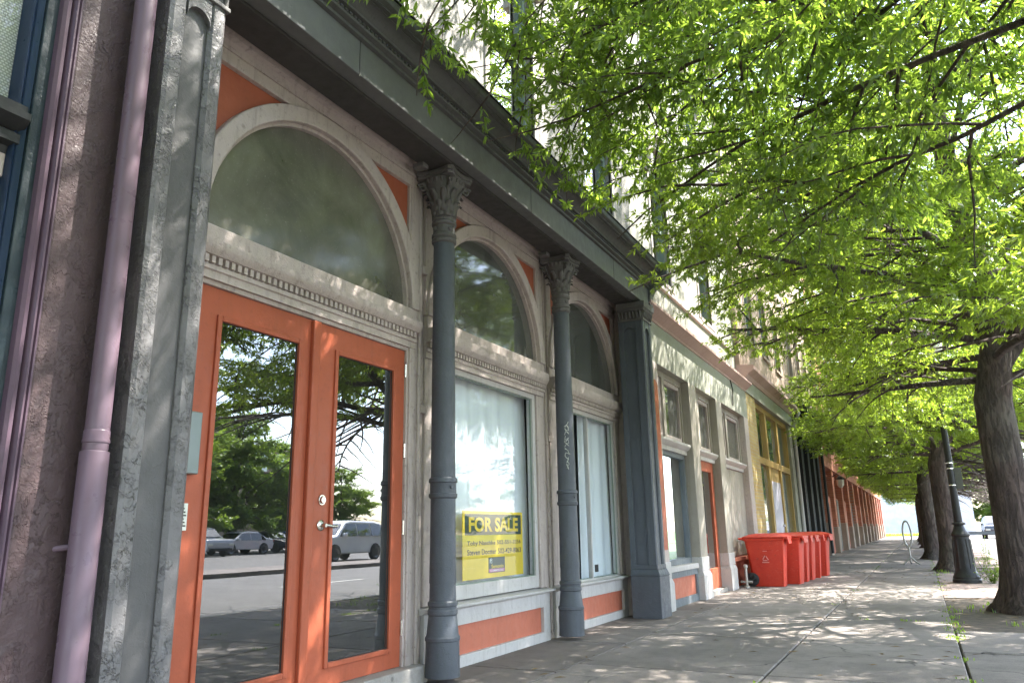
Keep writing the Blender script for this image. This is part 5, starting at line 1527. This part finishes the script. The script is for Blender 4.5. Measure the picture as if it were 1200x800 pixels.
# ================================================================== CARS
def make_car(paint_key, label, suv=False, L=4.6, Wd=1.84, Hh=None):
    r = thing('parked_car', (0, 0, 0), label, 'car', 'cars parked along the road and in the lot')
    H = Hh or (1.68 if suv else 1.45)
    gz = .22
    belt = H * .60
    if suv:
        pr = [(-2.25, .45), (-2.28, .75), (-2.2, .95), (-1.25, 1.04), (-.55, H - .08), (-.2, H), (1.5, H - .03), (1.95, H - .12), (2.25, 1.0), (2.3, .6), (2.2, .32), (-2.15, .3)]
    else:
        pr = [(-2.25, .42), (-2.3, .62), (-2.15, .78), (-1.1, .92), (-.35, H - .08), (.1, H), (1.0, H - .05), (1.65, 1.02), (2.2, .95), (2.28, .65), (2.2, .32), (-2.15, .3)]
    hw = Wd / 2
    def hwz(z): return hw - max(0, z - belt) * .30 - max(0, .5 - z) * .15
    n = len(pr)
    vs = []
    for sy in (-1, 1):
        for x, z in pr: vs.append((x, sy * hwz(z), z))
    for sy in (-1, 1):
        for x, z in pr: vs.append((x * 0.995, sy * (hwz(z) - .10), z + (.025 if z > .8 else 0)))
    fs = [tuple(range(n)), tuple(range(2 * n - 1, n - 1, -1))]
    for i in range(n):
        j = (i + 1) % n
        fs.append((i, 2 * n + i, 2 * n + j, j)); fs.append((2 * n + i, 3 * n + i, 3 * n + j, 2 * n + j)); fs.append((3 * n + i, n + i, n + j, 3 * n + j))
    b = MB().add(vs, fs).build('body', M['car_' + paint_key], r, bevel=.05, smooth=50)
    # side glass
    a0, a1 = (-1.05, 2.0) if suv else (-.95, 1.45)
    zt = H - .12
    for sy in (-1, 1):
        segs = [(-.95, -.45, .2), (.28, None, None), (1.2, None, None)]
        cuts = [(-1.0, -.42, .22, .22), (.28, .28, 1.15, 1.15)] if not suv else [(-1.1, -.5, .1, .1), (.17, .17, 1.05, 1.05), (1.12, 1.12, 2.02, 1.8)]
        if not suv: cuts.append((1.2, 1.2, 1.55, 1.1))
        for (xa, xta, xb, xtb) in cuts:
            vs = [(xa, sy * (hwz(belt + .02) + .006), belt + .03), (xb, sy * (hwz(belt + .02) + .006), belt + .03), (xtb, sy * (hwz(zt) + .006), zt), (xta, sy * (hwz(zt) + .006), zt)]
            vs += [(x, y - sy * .012, z) for x, y, z in vs]
            MB().add(vs, [(0, 1, 2, 3), (7, 6, 5, 4), (0, 1, 5, 4), (1, 2, 6, 5), (2, 3, 7, 6), (3, 0, 4, 7)]).build('side_window', M['car_glass'], r)
    def glass_between(pa, pb, off, name):
        (xa, za), (xb, zb) = pa, pb
        nx, nz = (zb - za), -(xb - xa); l = math.hypot(nx, nz); nx, nz = nx / l * off, nz / l * off
        vs = []
        for o_ in (0, 1):
            for (t, s_) in ((.12, -1), (.12, 1), (.88, 1), (.88, -1)):
                x = xa + (xb - xa) * t; z = za + (zb - za) * t
                vs.append((x + nx * (1 - o_ * .5), s_ * (hwz(z) - .13), z + nz * (1 - o_ * .5) + .02))
        MB().add(vs, [(0, 1, 2, 3), (7, 6, 5, 4), (0, 1, 5, 4), (1, 2, 6, 5), (2, 3, 7, 6), (3, 0, 4, 7)]).build(name, M['car_glass'], r)
    i0 = 3
    glass_between(pr[3], pr[4], -.02 if False else .03 * -1, 'windshield')
    glass_between(pr[7] if suv else pr[6], pr[8] if suv else pr[7], -.03, 'rear_window')
    for wx in (-1.38, 1.38):
        for sy in (-1, 1):
            w = MB(); w.lathe(0, 0, [(.21, -.1), (.31, -.1), (.335, -.07), (.335, .07), (.31, .1), (.21, .1)], 24)
            w.v = [(wx + x, sy * (hw - .065) + z, .335 + y) for x, y, z in w.v]
            ty = w.build('tyre', M['rubber'], r, smooth=40)
            w = MB(); w.lathe(0, 0, [(.03, .085), (.2, .095), (.215, .105), (.2, .07)], 20)
            w.v = [(wx + x, sy * (hw - .065) + sy * z * 1.02, .335 + y) for x, y, z in w.v]
            w.build('rim', M['chrome'], ty, smooth=40)
            ar = MB(); disc = []
            for k in range(13):
                a = PI * k / 12; disc.append((wx + .39 * math.cos(a), .335 + .39 * math.sin(a)))
            ar.prism(disc, 'y', sy * (hw + .004) - .004, sy * (hw + .004) + .003)
            ar.build('wheel_arch', M['rubber'], r)
    for sy in (-1, 1):
        MB().box(-2.29, -2.05, sy * .72 - .16, sy * .72 + .16, .62, .76).build('headlight', M['lamp_glass'], r, bevel=.03)
        MB().box(2.1, 2.29, sy * .74 - .13, sy * .74 + .13, .72, .92).build('tail_light', M['red_light'], r, bevel=.03)
        MB().box(-.95, -.75, sy * (hw + .08) - .08, sy * (hw + .08) + .08, belt + .02, belt + .16).build('mirror', M['car_' + paint_key], r, bevel=.03)
    MB().box(-2.34, -2.2, -.75, .75, .3, .48).build('bumper', M['rubber'], r, bevel=.03)
    MB().box(2.2, 2.34, -.75, .75, .3, .48).build('bumper', M['rubber'], r, bevel=.03)
    return r


def put(o, x, y, z, rz):
    o.location = (x, y, z); o.rotation_euler = (0, 0, rz); return o


H90 = PI / 2
put(make_car('white', 'white SUV parked at the lot edge across the road, reflected in the right-hand door leaf', True), 16.2, 27.3, -.06, H90)
put(make_car('silver', 'silver saloon at the left end of the reflected parking lot row, nose towards the road', True), 32, 33.2, -.06, 0.1)
put(make_car('silver', 'silver saloon in the parking lot standing long side to the street'), 33, 37.3, -.06, H90)
base_dark = put(make_car('dark', 'dark saloon in the parking lot between the silver and blue cars'), 34, 41.2, -.06, 0.0)
put(make_car('blue', 'blue saloon in the parking lot beside the dark one'), 34, 43.9, -.06, 0.0)
put(make_car('white', 'white saloon at the far end of the parking lot row'), 34, 46.2, -.06, 0.0)
# along the road ahead
put(make_car('white', 'white saloon parked up the road, seen between the lamp and the big tree'), 6.2, 62, -.13, H90)
put(make_car('dark', 'dark saloon waiting far up the road beyond the white one', True), 5.2, 72, -.13, H90)
put(make_car('silver', 'silver SUV far up the road right of the lamp post', True), 9.6, 66, -.13, H90)

# ================================================================== TREES
def make_tree_mesh(seed, H, leafden, reach, xneg, xpos, yneg, ypos, fork_z=2.9, r0=.25, leafL=(.065, .105), six=False, extra=None, keep=None, nprim=34, zmin=2.3, wood_sides=5, dens=(4.4, 12), rk=1.0, thin=.55, targets=None, core_open=False):
    rg = random.Random(seed); nr = np.random.default_rng(seed)
    wood = MB(); tw0 = []; tw1 = []; twn = []; twf = []
    trunk = []; rads = []
    N = 16
    lean = rg.uniform(-.3, .3)
    for i in range(N):
        t = i / (N - 1); z = -0.12 + (H * .93) * t ** 1.15
        wob = .12 * math.sin(z * .9 + seed) * min(1, z / 3) if z > 0 else 0
        trunk.append(Vector((wob + (lean * (z - fork_z) * .12 if z > fork_z else 0), .12 * math.sin(z * .7 + 2 * seed) * min(1, max(0, z) / 3), z)))
        r = r0 * (1 + .75 * math.exp(-max(0, z) * 5)) if z < fork_z else r0 * .72 * (1 - (z - fork_z) / (H - fork_z)) + .015
        if z < fork_z: r *= (1 - .1 * z / fork_z)
        rads.append(r)
    # finer flare rows
    fl = [Vector((0, 0, z)) for z in (-.12, .02, .1, .25, .5, .9, 1.4, 2.0, 2.5)]
    flr = [r0 * (1 + .85 * math.exp(-max(0, v.z) * 6)) * (1 - .1 * v.z / fork_z) for v in fl]
    tk = [f for f in fl] + [p for p in trunk if p.z > 2.6]
    tr_ = flr + [r for p, r in zip(trunk, rads) if p.z > 2.6]
    TR = MB().tube(tk, tr_, 20)
    # roughen the flare into root buttresses
    TR.v = [(x * (1 + .10 * math.sin(5 * math.atan2(y, x) + seed) * math.exp(-max(0, z) * 4)), y * (1 + .10 * math.sin(5 * math.atan2(y, x) + seed) * math.exp(-max(0, z) * 4)), z) for x, y, z in TR.v]
    TR.v = [(x * (1 + .02 * math.sin(3 * math.atan2(y, x) + z * 2)), y * (1 + .02 * math.sin(3 * math.atan2(y, x) + z * 2)), z) for x, y, z in TR.v]

    def tpos(z):
        for a, b in zip(tk[:-1], tk[1:]):
            if a.z <= z <= b.z: return a.lerp(b, (z - a.z) / (b.z - a.z))
        return tk[-1].copy()

    def lim(az):
        c, s_ = math.cos(az), math.sin(az)
        L = 99
        if c < 0: L = min(L, xneg / -c)
        if c > 0: L = min(L, xpos / c)
        if s_ < 0: L = min(L, yneg / -s_)
        if s_ > 0: L = min(L, ypos / s_)
        return min(L, reach * 1.15)

    def branch(p0, az, el, L, r, n, el_end, wob):
        pts = [p0.copy()]; p = p0.copy(); a = az; st = L / n
        for i in range(n):
            e = el + (el_end - el) * ((i + 1) / n) ** 0.9 + rg.gauss(0, wob * .6)
            a = a + rg.gauss(0, wob)
            p = p + Vector((math.cos(a) * math.cos(e), math.sin(a) * math.cos(e), math.sin(e))) * st
            pts.append(p.copy())
        return pts

    prims = []
    for i in range(nprim):
        t = i / (nprim - 1)
        z = fork_z - .15 + (H * .88 - fork_z) * t ** 1.1
        az = i * 2.39996 + rg.uniform(-.3, .3)
        prf = 1.0 if t < .45 else 1 - .72 * ((t - .45) / .55)
        L = min(lim(az), reach * prf) * rg.uniform(.82, 1.05)
        el = rad(rg.uniform(8, 28)) if t < .3 else rad(rg.uniform(20, 45)) if t < .7 else rad(rg.uniform(40, 65))
        ele = rad(rg.uniform(-30, -8)) if t < .35 else rad(rg.uniform(-15, 15)) if t < .7 else rad(rg.uniform(10, 50))
        prims.append((tpos(z), az, el, L, .016 + .034 * L / reach * (1 - .5 * t), ele))
    # heavy fork limbs on the street side
    prims.append((tpos(fork_z - .1), rad(20), rad(58), reach * .95, r0 * .42, rad(35)))
    prims.append((tpos(fork_z + .1), rad(-35), rad(52), reach * .95, r0 * .36, rad(25)))
    prims.append((tpos(fork_z + .3), rad(120), rad(60), reach * .9, r0 * .2, rad(35)))
    if extra:
        for (z, az, el, L, r, ele) in extra: prims.append((tpos(z), az, el, L, r, ele))
    jobs = [(0,) + p for p in prims] + [(1,) + tuple(q) for q in (targets or [])]
    for job in jobs:
        free = job[0]; n = 9; tlo = .14
        if free:
            z0, mid, end, r = job[1:]
            a_, m_, e_ = tpos(z0), Vector(mid), Vector(end)
            pts = [a_.lerp(m_, i / n).lerp(m_.lerp(e_, i / n), i / n) + Vector((rg.gauss(0, .05), rg.gauss(0, .05), rg.gauss(0, .04))) * (i > 0) for i in range(n + 1)]
            L = 1.6; tlo = .62
        else:
            (p0, az, el, L, r, ele) = job[1:]
            pts = branch(p0, az, el, L, r, n, ele, .09)
        if core_open:
            m0 = 0
            while m0 < len(pts) and not (pts[m0].x < -2.2 and pts[m0].z < 3.35): m0 += 1
            if m0 < 3: continue
            L = L * (m0 - 1) / n; pts = pts[:m0]; n = m0 - 1
        if keep is not None and not free:
            kk = keep(np.array([tuple(p) for p in pts]), wood=True)
            m0 = 0
            while m0 < len(pts) and kk[m0]: m0 += 1
            if m0 < 3: continue
            pts = pts[:m0]; L = L * (m0 - 1) / n; n = m0 - 1
        r *= rk
        wood.tube(pts, [r * (1 - .8 * i / n) + .004 for i in range(n + 1)], wood_sides + 1)
        ns = int(L * dens[0]) if not free else 9
        for j in range(ns):
            t = tlo + (1 - tlo) * (j + rg.random()) / ns
            f = min(t, .999) * n; k = int(f); q = pts[k].lerp(pts[k + 1], f - k)
            d = (pts[k + 1] - pts[k]).normalized(); a0 = math.atan2(d.y, d.x)
            sg = 1 if j % 2 else -1
            a = a0 + sg * rad(rg.uniform(28, 75)); e = math.asin(max(-1, min(1, d.z))) * .6 + rad(rg.uniform(-22, 26))
            L2 = L * (.42 - .24 * t) * rg.uniform(.7, 1.2) + .25
            p2 = branch(q, a, max(e, rad(-22)), L2, 0, 5, max(e - rad(rg.uniform(5, 38)), rad(-34)), .12)
            if free: L2 = rg.uniform(.25, .5); p2 = branch(q, a, e, L2, 0, 5, e - rad(rg.uniform(20, 60)), .12)
            if core_open and any(p_.x < -2.1 and p_.z < 3.35 for p_ in p2): continue
            if keep is not None and not free and not keep(np.array([tuple(p) for p in p2]), wood=True).all(): continue
            wood.tube(p2, [(1 if rk == 1 else .6) * v_ for v_ in [.010 * (1 - .75 * i / 5) + .002 + .006 * L2 * (1 - i / 5) for i in range(6)]], 4, cap=False)
            nt = max(3, int(L2 * dens[1]))
            for m_ in range(nt):
                t3 = .1 + .9 * (m_ + rg.random()) / nt
                f = min(t3, .999) * 5; k = int(f); q3 = p2[k].lerp(p2[k + 1], f - k)
                dd = (p2[k + 1] - p2[k]).normalized(); a3 = math.atan2(dd.y, dd.x) + (1 if m_ % 2 else -1) * rad(rg.uniform(20, 70))
                e3 = rad(rg.uniform(-45, 30)); L3 = rg.uniform(.18, .5)
                if m_ == nt - 1: q3 = p2[-1]; a3 = math.atan2(dd.y, dd.x); L3 = .4
                end = q3 + Vector((math.cos(a3) * math.cos(e3), math.sin(a3) * math.cos(e3), math.sin(e3))) * L3
                tw0.append(tuple(q3)); tw1.append(tuple(end)); twn.append(L3); twf.append(free)
    T0, T1 = np.array(tw0), np.array(tw1); TL = np.array(twn)
    okm = (T1[:, 2] > zmin + .25) & (T1[:, 0] > -xneg - .1)
    if keep is not None: okm &= (keep(T0) & keep(T1)) | (np.array(twf) > 0)
    okm &= (T1[:, 2] < 6.2) | (nr.random(len(T1)) < thin) | (np.array(twf) > 0)
    if core_open: okm &= (np.hypot(T1[:, 0], T1[:, 1]) > 1.7) | (T1[:, 2] > 5.2) | (nr.random(len(T1)) < .25)
    if core_open: okm &= (T1[:, 0] > -2.1) | (T1[:, 2] > 3.35)
    okm &= (T1[:, 0] < 0.6) | (T1[:, 2] > 2.5 + .42 * T1[:, 0])
    T0, T1, TL = T0[okm], T1[okm], TL[okm]
    # twig wood as thin three-sided slivers
    idx = np.arange(len(T0))
    A = T0; Bv = T1 + np.array([0, 0, -.04])
    u = nr.normal(size=A.shape); u /= np.linalg.norm(u, axis=1)[:, None]; u *= .0035
    wv = np.stack([A - u, A + u, Bv], 1).reshape(-1, 3)
    # leaves
    cnt = np.maximum(4, (TL * leafden).astype(int))
    rep = np.repeat(idx, cnt); n = len(rep)
    t = nr.random(n) ** .75
    P = T0[rep] * (1 - t)[:, None] + T1[rep] * t[:, None]
    D = (T1 - T0)[rep]; D /= np.linalg.norm(D, axis=1)[:, None]
    d = D * .55 + nr.normal(size=(n, 3)) * .55 + np.array([0, 0, -.42]); d /= np.linalg.norm(d, axis=1)[:, None]
    s_ = np.cross(d, nr.normal(size=(n, 3)) * .6 + np.array([0, 0, 1.0])); s_ /= (np.linalg.norm(s_, axis=1)[:, None] + 1e-9)
    nn = np.cross(s_, d)
    L = nr.uniform(leafL[0], leafL[1], n)[:, None]; w = L * nr.uniform(.10, .145, n)[:, None]
    if six:
        V = np.stack([P, P + d * L * .3 + s_ * w + nn * L * .03, P + d * L * .68 + s_ * w * .85 - nn * L * .02, P + d * L - nn * L * .12, P + d * L * .68 - s_ * w * .85 - nn * L * .02, P + d * L * .3 - s_ * w + nn * L * .03], 1)
        k = 6
    else:
        V = np.stack([P, P + d * L * .45 + s_ * w * 1.1, P + d * L - nn * L * .1, P + d * L * .45 - s_ * w * 1.1], 1)
        k = 4
    LV = V.reshape(-1, 3)
    return TR, wood, wv, LV, k


def raw_mesh(name, verts, k, mat):
    nf = len(verts) // k
    me = bpy.data.meshes.new(name)
    me.vertices.add(len(verts)); me.vertices.foreach_set('co', np.ascontiguousarray(verts, dtype=np.float32).ravel())
    me.loops.add(nf * k); me.loops.foreach_set('vertex_index', np.arange(nf * k, dtype=np.int32))
    me.polygons.add(nf); me.polygons.foreach_set('loop_start', np.arange(0, nf * k, k, dtype=np.int32))
    try: me.polygons.foreach_set('loop_total', np.full(nf, k, dtype=np.int32))
    except Exception: pass
    me.update(calc_edges=True)
    me.materials.append(mat)
    return me


def make_tree(label, leafmat, group, **kw):
    TR, wood, wv, LV, k = make_tree_mesh(**kw)
    r = thing('oak_tree', (0, 0, 0), label, 'tree', group)
    tr = TR.build('trunk', M['bark'], r, smooth=60)
    wd = wood.build('branches', M['bark'], r, smooth=70, recalc=False); wd['kind'] = 'stuff'
    o = bpy.data.objects.new('crown', raw_mesh('crown', LV, k, leafmat)); col.objects.link(o); o.parent = r; o['kind'] = 'stuff'
    o2 = bpy.data.objects.new('twigs', raw_mesh('twigs', wv, 3, M['bark'])); col.objects.link(o2); o2.parent = r; o2['kind'] = 'stuff'
    print('TREE', label[:30], 'leaves', len(LV) // k, 'wood', len(wood.f))
    return r


GR = 'willow oaks planted along the kerb'
# near tree beside the camera, just outside the frame; its boughs hang over the upper left
TX, TY = 1.05, 4.4
def keep_near(P, wood=False):
    x, y = P[:, 0] + TX, P[:, 1] + TY
    z = P[:, 2]
    # boughs over the footway start beyond the second column; nothing low near the shopfront
    h = np.abs(np.sin(x * 91.7 + z * 47.3)) * (0 if wood else 1)
    c1 = (x > -.2) | (y > 1.4 * -x + .75 + .6 * h + .25 * np.sin(z * 5)) | ((x < -1.75) & (y > 1.34 * -x + .25 * h) & (z > 3.55) & (z < 5.3) & (h < .55))
    c1 &= (x > -.9) | (z > 3.78) | (wood & (z > 3.9))
    c1 &= ~((x > -.6) & (y > 6.2) & (z < 6.6)) | (wood & (y < 7.5))
    return c1 & (x > -2.6) & ((z > 2.9) | wood)


NEAR_SPRAYS = [(6.0, -.8, 3.9, 6.6, -2.35, 3.35, 3.95), (6.3, -.8, 4.4, 7.0, -2.5, 3.75, 4.2), (6.0, -.8, 4.6, 6.6, -2.3, 4.1, 3.95), (6.5, -.8, 4.6, 7.2, -2.55, 4.3, 4.75),
               (5.8, -.8, 5.0, 6.4, -2.4, 4.75, 4.1), (6.2, -.6, 5.2, 6.6, -2.5, 5.1, 4.7), (6.6, -.8, 4.4, 7.6, -2.5, 3.9, 5.2), (6.0, -.8, 5.2, 6.2, -2.3, 5.4, 4.0), (6.2, -.6, 5.4, 6.4, -2.5, 5.8, 4.5), (6.8, -.6, 5.0, 7.4, -2.4, 4.9, 5.5)]
near = make_tree('big willow oak beside the camera whose leafy boughs hang over the dark cornice', M['leaf_a'], GR,
                 seed=11, thin=.7, H=12.5, leafden=100, reach=5.2, xneg=3.55, xpos=5.2, yneg=4.5, ypos=5.0, fork_z=3.1, r0=.26, six=True, rk=.34, keep=keep_near, nprim=34, leafL=(.045, .09),
                 targets=[(z0, (mx - TX, my - TY, mz), (ex - TX, ey - TY, ez), .02) for z0, mx, my, mz, ex, ey, ez in NEAR_SPRAYS],
                 extra=[(4.0, rad(166), rad(12), 3.6, .05, rad(-6)), (4.6, rad(158), rad(8), 3.7, .05, rad(-18)), (5.2, rad(150), rad(8), 4.0, .05, rad(-15)), (3.6, rad(140), rad(20), 4.6, .055, rad(-5)), (4.4, rad(128), rad(15), 4.6, .05, rad(-12))])
near.location = (TX, TY, 0)
A1 = make_tree('large willow oak with thick forked trunk at the right edge, nearest trunk', M['leaf_b'], GR,
               seed=5, H=12.5, thin=.8, core_open=True, leafden=95, leafL=(.05, .095), dens=(5, 14), reach=5.4, xneg=3.35, xpos=5.6, yneg=5.4, ypos=5.4, fork_z=2.85, r0=.23, nprim=40,
               extra=[(2.75, rad(178), rad(4), 3.3, .05, rad(-4)), (3.2, rad(195), rad(14), 3.3, .05, rad(0)), (3.5, rad(230), rad(15), 4.5, .05, rad(-5)), (3.0, rad(110), rad(15), 4.4, .05, rad(-10))])
A1.location = (1.0, 11.15, 0)
spots = [(.52, 20.5, 1.0, -1, .94, 'second trunk in view, the willow oak just beyond the black lamp post'),
         (.25, 27.0, 1.0, 1, .94, 'third trunk in view, the willow oak beyond the hoop bike rack'),
         (.35, 33.5, .95, -1, .9, 'fourth willow oak trunk along the kerb, next to the dark litter bin'),
         (.2, 40.0, 1.0, 1, .95, 'fifth willow oak trunk along the kerb'),
         (.1, 47.0, .95, -1, .95, 'sixth willow oak along the kerb, among the small far trunks'),
         (.05, 54.0, 1.0, 1, .95, 'seventh willow oak along the kerb, close to the end of the row'),
         (0, 61.5, 1.0, -1, .95, 'eighth willow oak, farthest of the kerb trees before the lawn'),
         (1.05, -3.6, 1.0, -1, .95, 'unseen willow oak added behind the camera to shade the near sidewalk')]  # last tree is out of view, added for its shade and reflection
for (x, y, s, my, zs, lab) in spots:
    c = copy_tree(A1); c.location = (x, y, 0); c.scale = (s * .95, s * my * 1.05, zs); c['label'] = lab
# trees over the road (seen reflected in the glass) and at the end of the street
GB = 'trees in the parking lot across the road'
B1 = make_tree('tall round bushy tree behind the dark saloon in the parking lot across the road', M['leaf_a'], GB,
               seed=23, H=8.2, leafden=85, reach=3.9, xneg=3.9, xpos=3.9, yneg=3.9, ypos=3.9, fork_z=1.5, r0=.16, leafL=(.12, .18), nprim=34, zmin=.9)
B1.location = (39, 42.5, -.06); B1.scale = (1.5, 1.5, 1.42)
for (x, y, s, lab) in ((38, 35.5, 1.4, 'large bushy tree behind the silver saloon at the left of the door reflection'), (41, 49.5, .8, 'small bushy tree behind the white saloon at the end of the lot row'), (37, 52, .9, 'bushy tree reflected above the white SUV in the right door leaf'),
                       (24, 20, .7, 'smaller bushy tree near the lot entrance'), (30, 8, .9, 'bushy tree opposite the second shop window'), (20, 60, 1.0, 'bushy tree on the far pavement up the road'), (16, 78, 1.1, 'bushy tree on the far pavement near the end of the road'),
                       (14, 95, 1.2, 'bushy tree where the road meets the lawn'), (9, 104, 1.3, 'bushy tree right of the white building'), (26, 70, 1.1, 'bushy tree beyond the parking lot'), (33, 62, 1.0, 'bushy tree at the lot corner'), (40, 20, 1.0, 'bushy tree at the back of the lot'),
                       (42, 5, 1.1, 'bushy tree at the back of the lot opposite the shopfront'), (3, 108, 1.3, 'bushy tree behind the right half of the white building'), (-5, 110, 1.3, 'bushy tree behind the left half of the white building')):
    c = copy_tree(B1); c.location = (x, y, -.06); c.scale = (s, s, s); c.rotation_euler = (0, 0, x * 1.7 + y); c['label'] = lab
